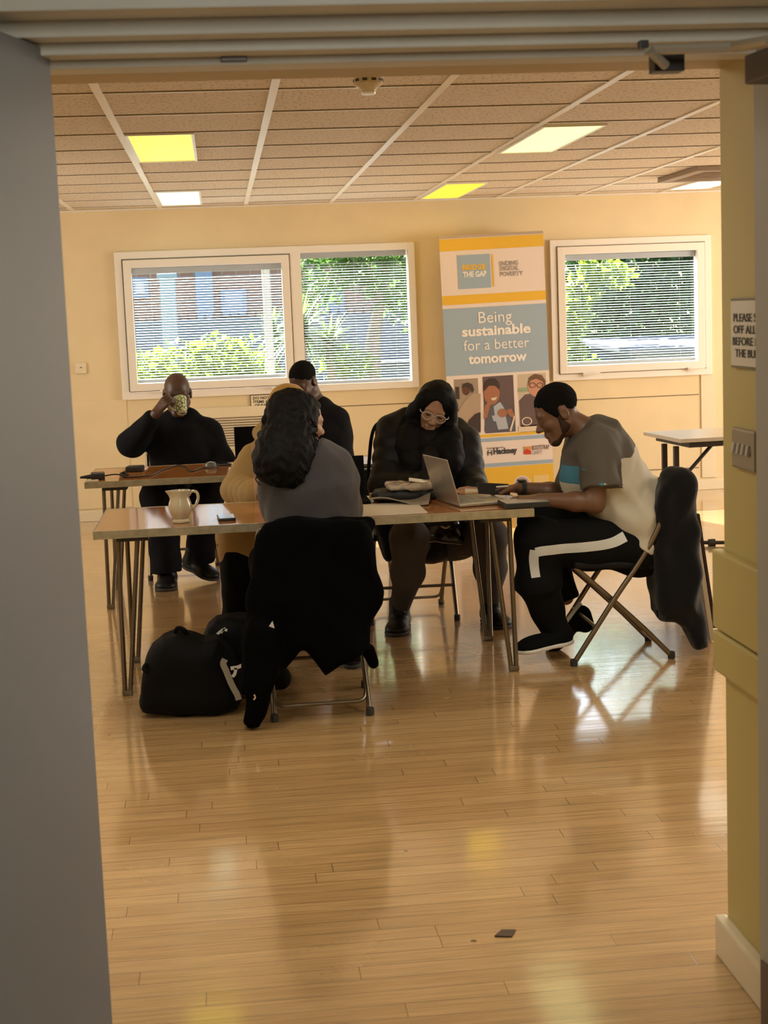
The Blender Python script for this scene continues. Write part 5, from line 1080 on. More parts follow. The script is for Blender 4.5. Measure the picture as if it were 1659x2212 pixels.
# ============ woman seen from behind ============================================================
def woman_back():
    YM = 6.10
    H = Head(A(648, 915, YM+0.03), (0.86, 0.46, -0.12), (0.08, -0.05, 1), 0.98)
    nk = A(655, 985, YM); pel = A(676, 1200, YM+0.02)
    shL, elL, haL = A(594, 1010, YM), A(604, 1090, YM+0.06), A(640, 1096, 6.42)
    shR, elR, haR = A(725, 1010, YM+0.02), A(750, 1098, YM+0.12), A(715, 1092, 6.44)
    S = SDF(0.0042); H.skin(S); S.cap(H.p(0, -0.03, -0.07), nk+np.array([0, 0, -0.03]), 0.05, 0.058, 0.03)
    limb(S, [pel, A(668, 1090, YM), nk+np.array([0, 0, -0.06])], [0.12, 0.115, 0.08], 0.04, fl=((1, 0, 0), 1.25))
    limb(S, [shL, elL, haL], [0.046, 0.04, 0.026], 0.03); hand(S, haL, (0.6, 0.8, 0), (0, 0, 1), (1, -0.5, 0), curl=(0.3, 0.4, 0.3), sc=0.9)
    # right forearm comes up so the hand rests against the chin
    chin = A(694, 978, 6.22); limb(S, [shR, elR, chin+np.array([0.01, 0.0, -0.06])], [0.046, 0.04, 0.027], 0.03)
    hand(S, chin+np.array([0.015, 0, -0.055]), (-0.25, -0.1, 1), (0.9, -0.3, 0.2), (0.1, 0.9, 0.1), curl=(1.0, 1.1, 0.7), sc=0.95)
    hpL, knL, anL = A(640, 1205, YM+0.05), np.array([0.17, 6.52, 0.50]), np.array([0.14, 6.50, 0.07]); hpR, knR, anR = A(715, 1205, YM+0.05), np.array([0.44, 6.54, 0.50]), np.array([0.50, 6.62, 0.07])
    for a, b_, c in ((hpL, knL, anL), (hpR, knR, anR)): limb(S, [a, b_, c], [0.08, 0.055, 0.036], 0.03)
    P_ = person(S, 'woman seen from behind with long curly black hair and a charcoal jumper', M_SKIN_L)
    S = SDF(0.0055); mj = mat('charcoal_knit', (0.045, 0.040, 0.046), 0.95, sheen=0.2, bump=0.35, bscale=220)
    limb(S, [pel, A(676, 1120, YM), A(668, 1050, YM), A(660, 1008, YM), nk+np.array([0, 0, -0.04])], [0.150, 0.140, 0.148, 0.112, 0.066], 0.05, fl=((1, 0, 0), 1.24))
    limb(S, [shL+[0.01, 0, 0], elL, elL*0.5+haL*0.5], [0.076, 0.064, 0.055], 0.05); limb(S, [shR+[-0.004, 0, 0], elR], [0.074, 0.062], 0.05); limb(S, [elR, elR*0.35+(chin+[0.01, 0, -0.06])*0.65], [0.060, 0.045], 0.03)
    S.build('jumper', mj, P_, 0.0022, 38)
    S = SDF(0.006); limb(S, [hpL, knL, anL], [0.11, 0.085, 0.065], 0.05); limb(S, [hpR, knR, anR], [0.11, 0.085, 0.065], 0.05); S.cap(hpL, hpR, 0.13, k=0.05); S.build('trousers', M_BLACKT, P_, 0.002, 40)
    shoe('shoe', anL+[0, -0.05, -0.07], anL+[-0.01, 0.19, -0.07], P_, M_SHOE, h=0.08); shoe('shoe', anR+[0, -0.05, -0.07], anR+[0.03, 0.19, -0.07], P_, M_SHOE, h=0.08)
    # hair: a mass of curls falling down the back
    p = H.p; S = SDF(0.005)
    S.ell(p(0, -0.025, 0.042), (0.088, 0.108, 0.093), 0.01, H.M)
    S.chain([p(0, -0.065, 0.04), A(626, 922, YM-0.01), A(619, 950, YM-0.05), A(611, 978, YM-0.08), A(607, 1002, YM-0.10), A(630, 1032, YM-0.12)], [0.082, 0.082, 0.086, 0.094, 0.086, 0.040], 0.05)
    S.chain([A(592, 970, YM-0.07), A(578, 1000, YM-0.09), A(574, 1012, YM-0.09)], [0.06, 0.045, 0.03], 0.04); S.chain([A(638, 945, YM-0.05), A(640, 985, YM-0.09), A(640, 1015, YM-0.11)], [0.06, 0.055, 0.04], 0.05)
    n_ = nrm(H.F*0.92 - H.U*0.30); S.clip(p(0, 0.052, 0.055), n_)
    rng = np.random.default_rng(4)
    for _ in range(230):
        t = rng.uniform(0, 1); a = rng.uniform(0, 2*math.pi); c = (1-t)*A(630, 900, YM-0.01) + t*A(606, 1008, YM-0.10); R_ = 0.086*(1+0.05*t) + (0.008 if rng.random() < 0.3 else 0)
        q = c + np.array([math.cos(a)*R_*1.0, math.sin(a)*R_*0.85, rng.normal()*0.02]); S.ell(q, (0.013, 0.013, 0.017), 0.010)
    hr = S.build('hair', M_HAIR, P_, 0.003, 95)
    b = MB()
    for _ in range(90):
        t0 = rng.uniform(0.05, 0.9); a = rng.uniform(math.pi*0.9, math.pi*2.1); c = (1-t0)*A(632, 895, YM-0.01) + t0*A(606, 1000, YM-0.10); R_ = 0.088*(1+0.05*t0)
        q = c + np.array([math.cos(a)*R_, math.sin(a)*R_*0.9, 0]); ph = rng.uniform(0, 6.28); L = rng.uniform(0.06, 0.13); rr = rng.uniform(0.006, 0.012)
        pts = [q + np.array([math.cos(ph+k*0.9)*rr + (q[0]-c[0])*0.03*k*0.3, math.sin(ph+k*0.9)*rr - 0.002*k, -L*k/14]) for k in range(15)]; b.tube(pts, np.linspace(0.0045, 0.0018, 15), n=5)
    b.build('curls', M_HAIR, hr, smooth=True)
    return P_
woman_back()

# ============ woman in the beige coat and yellow headscarf ======================================
def woman_beige():
    YM = 7.55
    H = Head(A(626, 888, YM-0.02), (0.52, -0.80, -0.22), (0.12, -0.1, 1), 0.95)
    nk = A(618, 940, YM+0.03); pel = A(606, 1165, YM+0.05)
    shL, elL, haL = A(547, 985, YM), A(513, 1058, YM-0.10), A(565, 1072, YM-0.33); shR, elR, haR = A(655, 985, YM+0.05), A(670, 1060, YM), A(640, 1066, YM-0.28)
    hL, kL, aL = A(545, 1165, YM), A(512, 1160, 7.20), A(510, 1330, 7.24); hR, kR, aR = A(620, 1165, YM), A(600, 1160, 7.20), A(600, 1320, 7.26)
    S = SDF(0.005); H.skin(S, ears=False); S.cap(H.p(0, -0.03, -0.07), nk+np.array([0, 0.02, -0.05]), 0.048, 0.055, 0.03)
    limb(S, [pel, A(610, 1050, YM+0.03), nk+np.array([0, 0.02, -0.06])], [0.13, 0.12, 0.08], 0.04, fl=((1, 0, 0), 1.2))
    for a, b_, c in ((shL, elL, haL), (shR, elR, haR)): limb(S, [a, b_, c], [0.046, 0.04, 0.026], 0.03)
    hand(S, haL, (0.9, -0.3, 0), (0, 0, 1), (0, 1, 0), sc=0.9); hand(S, haR, (-0.6, -0.7, 0), (0, 0, 1), (-1, 0.5, 0), sc=0.9)
    for a, b_, c in ((hL, kL, aL), (hR, kR, aR)): limb(S, [a, b_, c], [0.08, 0.055, 0.036], 0.03)
    P_ = person(S, 'woman in a mustard headscarf and beige quilted coat behind the curly haired woman', M_SKIN_M)
    S = SDF(0.005); p = H.p; S.ell(p(0, -0.018, 0.038), (0.092, 0.108, 0.098), 0.02, H.M); S.chain([p(0, -0.05, 0.0), p(0, -0.06, -0.08), nk+np.array([0, 0.03, -0.03])], [0.085, 0.075, 0.075], 0.04)
    for sx in (-1, 1): S.chain([p(sx*0.066, 0.03, 0.03), p(sx*0.066, 0.03, -0.05), p(sx*0.03, 0.045, -0.125)], [0.026, 0.028, 0.030], 0.03)
    S.ell(p(0, 0.10, -0.015), (0.058, 0.085, 0.082), 0.01, H.M, op='s'); S.build('headscarf', mat('mustard_headscarf', (0.50, 0.27, 0.04), 0.85, sheen=0.3), P_, 0.0018, 45)
    # quilted coat
    S = SDF(0.006); mc = mat('beige_quilted_coat', (0.40, 0.265, 0.105), 0.75, bump=0.25, bscale=30); mp = mat('pale_pink_coat_front', (0.52, 0.32, 0.21), 0.8)
    limb(S, [pel+[0, 0, -0.02], A(612, 1080, YM), A(614, 1020, YM), A(612, 975, YM+0.02), nk+np.array([0, 0.03, -0.05])], [0.155, 0.150, 0.145, 0.120, 0.08], 0.05, fl=((1, 0, 0), 1.15), disp=(14, 0.007))
    limb(S, [shL, elL], [0.066, 0.076], 0.02, disp=(19, 0.005)); limb(S, [elL, elL*0.25+haL*0.75], [0.078, 0.066], 0.02, disp=(21, 0.005)); limb(S, [shR, elR, haR*0.75+elR*0.25], [0.09, 0.085, 0.065], 0.04, disp=(13, 0.010))
    S.chain([A(518, 1135, 7.30), A(516, 1160, 7.21), A(503, 1200, 7.22), A(498, 1228, 7.22)], [0.098, 0.104, 0.062, 0.018], 0.03, disp=(16, 0.006))
    S.cap(A(540, 1155, 7.22), A(575, 1165, 7.22), 0.100, k=0.05)
    S.chain([A(564, 936, YM-0.02), A(580, 950, YM-0.07), A(605, 965, YM-0.11)], [0.044, 0.050, 0.05], 0.015); S.chain([A(572, 930, YM+0.06), A(605, 925, YM+0.10), A(645, 935, YM+0.08)], [0.045, 0.055, 0.05], 0.025)
    fx = A(546, 1000, YM)[0]
    def cls(C_): return ((C_[:, 0] > fx-0.005) & (C_[:, 1] < YM) & (C_[:, 2] < 0.93) & (C_[:, 2] > 0.68)).astype(int)
    S.build('quilted_coat', [mc, mp], P_, 0.0022, 36, cls)
    S = SDF(0.006); limb(S, [hL, kL, aL], [0.10, 0.085, 0.065], 0.05); limb(S, [hR, kR, aR], [0.10, 0.085, 0.065], 0.05); S.cap(hL, hR, 0.11, k=0.05); S.build('trousers', M_BLACKT, P_, 0.003, 40)
    shoe('shoe', [aL[0], 7.32, 0], [aL[0]-0.02, 7.08, 0], P_, M_SHOE, h=0.08); shoe('shoe', [aR[0], 7.34, 0], [aR[0]+0.02, 7.10, 0], P_, M_SHOE, h=0.08)
    return P_
woman_beige()

# ============ man in black near the window ======================================================
def man_window():
    YM = 9.60
    H = Head(A(655, 826, YM), (-0.55, -0.72, -0.50), (-0.25, -0.35, 0.9), 1.02)
    nk = A(684, 868, YM+0.03); pel = A(690, 1110, YM+0.08)
    shL, elL, haL = A(640, 905, YM), A(618, 985, YM-0.12), A(600, 1000, YM-0.40); shR, elR, haR = A(728, 908, YM), A(735, 985, YM-0.08), A(690, 1000, YM-0.38)
    S = SDF(0.005); H.skin(S); S.cap(H.p(0, -0.035, -0.05), nk+np.array([0.0, 0.02, -0.05]), 0.058, 0.064, 0.03)
    limb(S, [pel, A(690, 990, YM+0.05), nk+np.array([0, 0.02, -0.06])], [0.13, 0.13, 0.09], 0.04, fl=((1, 0, 0), 1.25))
    for a, b_, c in ((shL, elL, haL), (shR, elR, haR)): limb(S, [a, b_, c], [0.052, 0.044, 0.028], 0.03)
    hand(S, haL, (-0.3, -0.9, 0), (0, 0, 1), (1, 0, 0)); hand(S, haR, (-0.5, -0.8, 0), (0, 0, 1), (-1, 0.3, 0))
    hL, kL, aL = pel+[-0.1, 0, 0], np.array([pel[0]-0.14, 9.20, 0.50]), np.array([pel[0]-0.14, 9.22, 0.07]); hR, kR, aR = pel+[0.1, 0, 0], np.array([pel[0]+0.12, 9.20, 0.50]), np.array([pel[0]+0.12, 9.22, 0.07])
    for a, b_, c in ((hL, kL, aL), (hR, kR, aR)): limb(S, [a, b_, c], [0.08, 0.055, 0.04], 0.03)
    P_ = person(S, 'man in a black jumper with cropped hair looking down, in front of the window mullion', M_SKIN_D)
    S = SDF(0.005); S.ell(H.p(0, -0.016, 0.044), (0.079, 0.099, 0.088), 0.01, H.M); S.clip(H.p(0, 0.066, 0.055), 0.62*H.F-0.78*H.U); S.build('hair', mat('cropped_black_hair', (0.008, 0.007, 0.007), 0.9, bump=0.4, bscale=260, spec=0.1), P_, 0.0006, 160)
    S = SDF(0.006); limb(S, [pel, A(690, 1020, YM), A(690, 950, YM), A(686, 905, YM+0.02), nk+np.array([0.0, 0.02, -0.03])], [0.15, 0.155, 0.152, 0.115, 0.072], 0.05, fl=((1, 0, 0), 1.25))
    for a, b_, c in ((shL, elL, haL), (shR, elR, haR)): limb(S, [a, b_, c*0.85+b_*0.15], [0.082, 0.07, 0.05], 0.05)
    S.build('jumper', M_BLACKC, P_, 0.002, 36)
    S = SDF(0.006); limb(S, [hL, kL, aL], [0.10, 0.085, 0.07], 0.05); limb(S, [hR, kR, aR], [0.10, 0.085, 0.07], 0.05); S.cap(hL, hR, 0.11, k=0.05); S.build('trousers', M_BLACKT, P_, 0.002, 40)
    shoe('shoe', aL+[0, 0.06, -0.07], aL+[0, -0.19, -0.07], P_, M_SHOE, h=0.08); shoe('shoe', aR+[0, 0.06, -0.07], aR+[0, -0.19, -0.07], P_, M_SHOE, h=0.08)
    return P_
man_window()

# ============ man drinking from a patterned cup, far left =======================================
CUP = {}
def man_cup():
    YM = 9.50
    H = Head(A(383, 852, YM-0.06), (0.02, -0.97, -0.22), (0.0, -0.2, 1), 1.03)
    nk = A(388, 905, YM); pel = A(395, 1055, YM+0.05)
    shL, elL, wrL = A(330, 930, YM), A(284, 958, YM-0.14), A(337, 893, YM-0.30)     # his right arm, at the left of the picture
    shR, elR, wrR = A(452, 935, YM), A(478, 998, YM-0.02), A(462, 1046, YM-0.30)
    hL, kL, aL = A(350, 1070, YM), A(345, 1074, 9.02), A(360, 1225, 8.99); hR, kR, aR = A(425, 1066, YM), A(446, 1070, 9.06), A(432, 1205, 9.20)
    S = SDF(0.0042); H.skin(S); S.cap(H.p(0, -0.035, -0.05), nk+np.array([0, 0.02, -0.05]), 0.058, 0.064, 0.03)
    limb(S, [pel, A(395, 975, YM+0.02), nk+np.array([0, 0.02, -0.06])], [0.13, 0.13, 0.09], 0.04, fl=((1, 0, 0), 1.25))
    for a, b_, c in ((shL, elL, wrL), (shR, elR, wrR)): limb(S, [a, b_, c], [0.055, 0.046, 0.031], 0.03)
    hand(S, wrL, (0.42, -0.05, 0.50), (-0.45, -0.65, 0.55), (0.3, 0.5, 0.8), curl=(0.55, 0.75, 0.55), sc=1.02, thumb=0.4)
    hand(S, wrR, (-0.3, -0.6, -0.35), (0.1, -0.5, 0.8), (-1, 0.2, 0), curl=(0.3, 0.3, 0.25), sc=1.0)
    for a, b_, c in ((hL, kL, aL), (hR, kR, aR)): limb(S, [a, b_, c], [0.085, 0.058, 0.042], 0.03)
    P_ = person(S, 'bald man in a black fleece and glasses drinking from a patterned cup', M_SKIN_D)
    # glasses
    p = H.p; g = MB()
    for sx in (-1, 1):
        g.tube([p(sx*0.034+0.027*math.cos(t), 0.106-0.008*abs(math.cos(t)), 0.002+0.02*math.sin(t)) for t in np.linspace(0, 2*math.pi, 19)[:-1]], 0.0026, n=6, closed=True)
        g.tube([p(sx*0.060, 0.098, 0.006), p(sx*0.076, 0.085, 0.008), p(sx*0.083, -0.005, 0.010)], 0.0028, n=6)
    g.tube([p(-0.008, 0.108, 0.006), p(0.008, 0.108, 0.006)], 0.0024, n=6); g.build('glasses', mat('dark_glasses_frame', (0.02, 0.02, 0.02), 0.3), P_, smooth=True)
    S = SDF(0.006)
    limb(S, [pel, A(398, 1000, YM), A(393, 960, YM), A(390, 925, YM+0.02), nk+np.array([0, 0.02, -0.02])], [0.165, 0.160, 0.158, 0.125, 0.075], 0.05, fl=((1, 0, 0), 1.22))
    S.chain([nk+np.array([-0.05, 0.0, -0.01]), nk+np.array([0.06, 0.01, 0.012])], [0.045, 0.045], 0.03); S.chain([nk+np.array([0.055, -0.01, 0.0]), A(430, 925, YM)], [0.05, 0.06], 0.04)
    limb(S, [shL+[0.01, 0, 0.0], elL], [0.092, 0.080], 0.05); limb(S, [elL, elL*0.20+wrL*0.80], [0.080, 0.055], 0.04); limb(S, [shR, elR, elR*0.45+wrR*0.55], [0.088, 0.078, 0.060], 0.05)
    S.build('fleece', M_BLACKC, P_, 0.0022, 34)
    S = SDF(0.006); limb(S, [hL, kL, aL+[0, 0, -0.03]], [0.115, 0.105, 0.088], 0.05, flat=True); limb(S, [hR, kR, aR+[0, 0, -0.01]], [0.115, 0.10, 0.088], 0.05, flat=True); S.cap(hL, hR, 0.125, k=0.05); S.build('trousers', mat('dark_navy_trousers', (0.006, 0.006, 0.009), 0.85, spec=0.15), P_, 0.003, 32)
    f1 = atz(357, 1278); shoe('shoe', [f1[0]+0.01, 9.06, 0.0], [f1[0], 8.785, 0.0], P_, M_SHOE, h=0.10, w=0.056)
    f2 = atz(462, 1255); shoe('shoe', A(400, 1222, 9.22), [f2[0]+0.01, 9.02, 0.006], P_, M_SHOE, h=0.09, w=0.052)
    # cup
    fx, fy = np.array(A(397, 862, YM-0.20)), np.array(A(389, 885, YM-0.255))
    c0 = A(393, 892, YM-0.275); ax = nrm(np.array([-0.10, 0.62, 0.78])); CUP['c'] = c0; CUP['ax'] = ax
    R_ = Vector((0, 0, 1)).rotation_difference(Vector(ax)).to_matrix()
    m = bpy.data.materials.new('green_sketch_pattern_china'); m.use_nodes = True; t = m.node_tree; bb = t.nodes['Principled BSDF']; tc = t.nodes.new('ShaderNodeTexCoord'); vo = t.nodes.new('ShaderNodeTexVoronoi'); vo.feature = 'DISTANCE_TO_EDGE'; vo.inputs['Scale'].default_value = 34; t.links.new(tc.outputs['Object'], vo.inputs['Vector'])
    rp = t.nodes.new('ShaderNodeValToRGB'); rp.color_ramp.interpolation = 'CONSTANT'; rp.color_ramp.elements[0].color = (0.05, 0.09, 0.04, 1); rp.color_ramp.elements[1].color = (0.62, 0.68, 0.42, 1); rp.color_ramp.elements[1].position = 0.07; e3 = rp.color_ramp.elements.new(0.3); e3.color = (0.42, 0.52, 0.28, 1)
    t.links.new(vo.outputs['Distance'], rp.inputs['Fac']); t.links.new(rp.outputs['Color'], bb.inputs['Base Color']); bb.inputs['Roughness'].default_value = 0.2
    mu = tag(root('patterned_cup', c0), 'green and white patterned cup tipped up at the drinking man\'s mouth', 'cup')
    b = MB(); b.lathe([(0, 0.0), (0.029, 0.0), (0.031, 0.004), (0.0335, 0.03), (0.037, 0.07), (0.041, 0.105), (0.0385, 0.105), (0.034, 0.07), (0.029, 0.008), (0, 0.008)], c0, R=R_); b.build('cup_body', m, mu, smooth=True)
    b = MB(); b.lathe([(0, -0.002), (0.024, -0.002), (0.028, 0.0), (0.028, 0.001), (0, 0.001)], c0, R=R_); ba = b.build('cup_base', mat('glazed_white_china', (0.72, 0.68, 0.55), 0.2), mu, smooth=True)
    b = MB(); b.box(np.array(c0)-ax*0.003+np.array([0.006, -0.002, 0]), (0.026, 0.002, 0.006), rot=R_); b.build('maker_mark', M_DARK, ba)
    hd = nrm(np.cross(ax, np.array([0.2, -1, 0.3]))); hd = hd if hd[0] < 0 else -hd; b = MB()
    b.tube(smooth_path([c0+ax*0.085+hd*0.036, c0+ax*0.088+hd*0.062, c0+ax*0.060+hd*0.070, c0+ax*0.030+hd*0.052, c0+ax*0.018+hd*0.030], 6), 0.006, n=8); b.build('handle', mat('glazed_white_china', (0.72, 0.68, 0.55)), mu, smooth=True)
    return P_
man_cup()
# ------------------------------------------------------------------ things on the near table
M_CREAM = mat('cream_china', (0.62, 0.53, 0.36), 0.22, coat=0.3)
c = atz(388, 1130, ZT); c[1] = 6.47; sc = 0.0021
jug = tag(root('milk_jug', (c[0], 6.47, ZT)), 'cream china jug with a handle on the left end of the near table', 'jug')
jc = (aty(390, 1110, 6.47)[0], 6.47, ZT+0.0015)
b = MB(); b.lathe([(0, 0.0), (0.036, 0.0), (0.037, 0.006), (0.030, 0.014), (0.034, 0.022), (0.046, 0.042), (0.050, 0.062), (0.047, 0.082), (0.041, 0.100), (0.041, 0.115), (0.048, 0.134), (0.046, 0.134), (0.038, 0.115), (0.038, 0.10), (0.044, 0.08), (0.046, 0.06), (0.03, 0.02), (0, 0.018)], jc, n=36)
V = np.array(b.V); d = V - np.array(jc); sp = np.clip((d[:, 2]-0.10)/0.034, 0, 1)*np.exp(-((np.arctan2(d[:, 1], -d[:, 0]))/0.35)**2)*0.012; V[:, 0] -= sp; b.V = [tuple(v) for v in V]
b.build('jug_body', M_CREAM, jug, smooth=True)
b = MB(); jx, jy, jz = jc; b.tube(smooth_path([(jx+0.038, jy, jz+0.112), (jx+0.052, jy, jz+0.128), (jx+0.072, jy, jz+0.122), (jx+0.077, jy, jz+0.098), (jx+0.066, jy, jz+0.070), (jx+0.047, jy, jz+0.054)], 6), [0.0062]*31, n=8); b.build('handle', M_CREAM, jug, smooth=True)
def phone(name, px, py, w, d, rz, label, z=ZT, screen=(0.16, 0.18, 0.24), h=0.009):
    p = atz(px, py, z); b = MB(); R_ = Matrix.Rotation(rz, 3, 'Z'); b.box((p[0], p[1], z+h/2+0.0008), (w, d, h), b=0.003, rot=R_); o = b.build(name, mat('black_phone_body', (0.02, 0.02, 0.022), 0.3), smooth=True); tag(o, label, 'phone')
    b = MB(); b.box((p[0], p[1], z+h+0.0012), (w-0.008, d-0.010, 0.001), rot=R_); b.build('screen', mat('glossy_phone_screen', (0.03, 0.035, 0.05), 0.03, spec=0.8), o); return o
phone('mobile_phone', 489, 1121, 0.073, 0.148, 0.05, 'black mobile phone lying beside the cream jug', h=0.011)
# silver laptop, screen towards the man
M_SIL = mat('silver_laptop_shell', (0.48, 0.45, 0.40), 0.35, metal=0.75)
pA, pB, pC, pD = atz(995, 1097, ZT), atz(1107, 1089, ZT), atz(1068, 1063, ZT), atz(975, 1071, ZT)
lp = tag(root('laptop', ((pA[0]+pB[0])/2, (pA[1]+pD[1])/2, ZT)), 'open silver laptop in front of the man in the T-shirt', 'laptop')
lrz = 0.20; hc = pA.copy(); bw, bd = 0.232, 0.315
lp.location = (hc[0], hc[1], ZT); lp.rotation_euler = (0, 0, lrz); ORG[lp] = np.array([hc[0], hc[1], ZT])
b = MB(); b.box((bw/2, bd/2, 0.0095), (bw, bd, 0.014), b=0.004); base = b.build('base', M_SIL, lp, local=True)
b = MB()
for i in range(5):
    for j in range(13): b.box((0.035+i*0.0205, 0.030+j*0.0212, 0.0170), (0.017, 0.018, 0.002), b=0.0006, seg=1)
b.build('keys', mat('grey_keys', (0.30, 0.28, 0.25), 0.5), base, local=True)
b = MB(); b.box((0.180, bd/2, 0.0167), (0.072, 0.115, 0.0006)); b.build('touchpad', mat('touchpad', (0.42, 0.40, 0.36), 0.3, metal=0.4), base, local=True)
tl = aty(965, 993, hc[1]+0.01); ang = math.atan2((hc[0]-tl[0])*1.02, tl[2]-ZT-0.017); Ld = min(0.235, math.hypot(hc[0]-tl[0], tl[2]-ZT-0.017)); ux, uz = -math.sin(ang), math.cos(ang)
R_ = Matrix.Rotation(-ang, 3, 'Y'); cc = (-0.002+ux*Ld/2, bd/2, 0.018+uz*Ld/2); b = MB(); b.box(cc, (0.006, bd, Ld), b=0.0025, rot=R_); lid = b.build('lid', M_SIL, lp, local=True)
nx, nz = uz, -ux
b = MB(); b.box((cc[0]+nx*0.0036, cc[1], cc[2]+nz*0.0036), (0.001, bd-0.014, Ld-0.016), rot=R_); b.build('screen', mat('laptop_screen', (0.02, 0.022, 0.026), 0.15), lid, local=True)
b = MB(); b.lathe([(0.007, 0), (0.011, 0), (0.011, 0.0006), (0.007, 0.0006)], (cc[0]-nx*0.0034, cc[1], cc[2]-nz*0.0034), R=Vector((0, 0, 1)).rotation_difference(Vector((-nx, 0, -nz))).to_matrix(), closed=True); b.build('lid_emblem', mat('bright_emblem', (0.7, 0.66, 0.6), 0.2, metal=0.8), lid, local=True)
# dark tablet / closed notebook computer at the table corner
tA = atz(1096, 1101, ZT); b = MB(); tb_c = (tA[0]+0.085, tA[1]+0.085, ZT+0.0125); b.box(tb_c, (0.19, 0.15, 0.022), b=0.003, rot=0.06); tb = b.build('closed_laptop', mat('dark_laptop_shell', (0.02, 0.02, 0.022), 0.4)); tag(tb, 'small closed dark laptop at the right corner of the near table', 'laptop')
b = MB(); b.box((tb_c[0], tb_c[1], ZT+0.0245), (0.186, 0.146, 0.002), b=0.0006, rot=0.06); b.build('lid', mat('grey_lid', (0.33, 0.34, 0.34), 0.25, metal=0.4), tb)
# phone and pen held in his far hand
q = aty(1066, 1056, 6.73); b = MB(); R_ = Matrix.Rotation(0.10, 3, 'Y') @ Matrix.Rotation(0.62, 3, 'X'); b.box(q, (0.145, 0.070, 0.009), b=0.003, rot=R_); ph_ = b.build('mobile_phone', mat('black_phone_body', (0.02, 0.02, 0.022)), smooth=True); tag(ph_, 'dark mobile phone in the far hand of the man in the T-shirt', 'phone')
b = MB(); b.box(np.array(q)+np.array([0, -0.0035, 0.0035]), (0.138, 0.062, 0.001), rot=R_); b.build('screen', mat('dull_phone_screen', (0.012, 0.012, 0.014), 0.5, spec=0.2), ph_)
b = MB(); q0, q1 = aty(1072, 1052, 6.70), aty(1098, 1050, 6.70); b.tube([q0, q1], 0.0036, n=8); pn = b.build('pen', mat('pale_pen', (0.7, 0.6, 0.52), 0.3), smooth=True); tag(pn, 'pale pen held over the dark phone', 'pen')
# card held in the hand of the woman with glasses
q = aty(1024, 1062, 7.02); b = MB(); b.box(q, (0.085, 0.054, 0.0015), rot=Matrix.Rotation(0.35, 3, 'X') @ Matrix.Rotation(-0.2, 3, 'Z')); cd = b.build('card', mat('pale_card', (0.6, 0.55, 0.42), 0.4)); tag(cd, 'pale plastic card in the fingers of the woman with glasses', 'card')
# papers: envelope, crumpled grey folder, plastic wallet, book, leaflets
M_PAP = mat('cream_paper', (0.66, 0.57, 0.44), 0.7); M_PAP2 = mat('white_paper', (0.74, 0.68, 0.56), 0.7)
def sheet_obj(name, px4, z, th_, m, label, cat, curl=0.0, nx=10, seed=0, group=None):
    P4 = [atz(*p, z) for p in px4]; rng = np.random.default_rng(seed); N = nx+1; ph_ = rng.uniform(0, 6, 4); top = []; 
    for i in range(N):
        for j in range(N):
            u, v = i/nx, j/nx; p = (1-u)*(1-v)*P4[0]+u*(1-v)*P4[1]+u*v*P4[2]+(1-u)*v*P4[3]
            hgt = curl*(0.5+0.5*math.sin(5*u+ph_[0]+2*v))*(0.6+0.4*math.sin(6*v+ph_[1]))
            top.append(np.array([p[0], p[1], z+0.001+th_+max(0, hgt)]))
    bot = [np.array([p[0], p[1], p[2]-th_]) for p in top]; V = top+bot; n2 = N*N; Fq = []
    for i in range(nx):
        for j in range(nx): a = i*N+j; Fq += [(a, a+N, a+N+1, a+1), (a+n2, a+1+n2, a+N+1+n2, a+N+n2)]
    for i in range(nx):
        for (a, c_) in ((i*N, (i+1)*N), (i*N+nx, (i+1)*N+nx), (i, i+1), (nx*N+i, nx*N+i+1)): Fq.append((a, c_, c_+n2, a+n2))
    o = MB().add(V, Fq).build(name, m, smooth=True); tag(o, label, cat, group); return o
sheet_obj('folder', [(770, 1118), (924, 1109), (898, 1086), (768, 1092)], ZT, 0.004, M_PAP, 'large cream folder at the front edge of the near table', 'folder')
sheet_obj('crumpled_bag', [(800, 1091), (926, 1092), (930, 1079), (826, 1077)], ZT+0.002, 0.004, mat('grey_crumpled_plastic', (0.33, 0.28, 0.22), 0.45, bump=0.6, bscale=35), 'crumpled grey plastic bag beneath the cream folder\'s far edge', 'bag', curl=0.030, nx=16, seed=3)
sheet_obj('paper', [(768, 1084), (806, 1086), (818, 1072), (770, 1074)], ZT, 0.002, M_PAP2, 'small white paper left of the crumpled bag', 'paper', seed=5)
b = MB(); q = atz(812, 1078, ZT); b.box((q[0], q[1]+0.02, ZT+0.013), (0.05, 0.04, 0.024), b=0.002, rot=0.1); o = b.build('small_box', mat('kraft_box', (0.42, 0.26, 0.11), 0.7)); tag(o, 'small brown box behind the crumpled bag', 'box')
S = SDF(0.004); q = atz(862, 1076, ZT); S.box(np.array([q[0]+0.03, 6.86, ZT+0.024]), (0.15, 0.075, 0.022), 0.02, 0.02); S.ell((q[0]-0.08, 6.85, ZT+0.028), (0.05, 0.05, 0.026), 0.02); S.ell((q[0]+0.08, 6.86, ZT+0.034), (0.07, 0.05, 0.022), 0.02); S.clip((0, 0, ZT+0.0015), (0, 0, -1))
o = S.build('pouch', mat('black_pouch', (0.012, 0.012, 0.013), 0.6), None, 0.003, 70); tag(o, 'soft black pouch under the clear wallet of papers', 'pouch')
def plate(name, c, size, rz, m, label, cat, tilt=0.0): b = MB(); b.box(c, size, b=min(0.002, size[2]*0.3), rot=Matrix.Rotation(rz, 3, 'Z') @ Matrix.Rotation(tilt, 3, 'Y')); o = b.build(name, m); tag(o, label, cat); return o
q = aty(905, 1062, 6.86); plate('envelope', (q[0]+0.005, 6.86, ZT+0.060), (0.125, 0.10, 0.005), 0.05, M_PAP2, 'white envelope sticking out beneath the clear wallet', 'envelope')
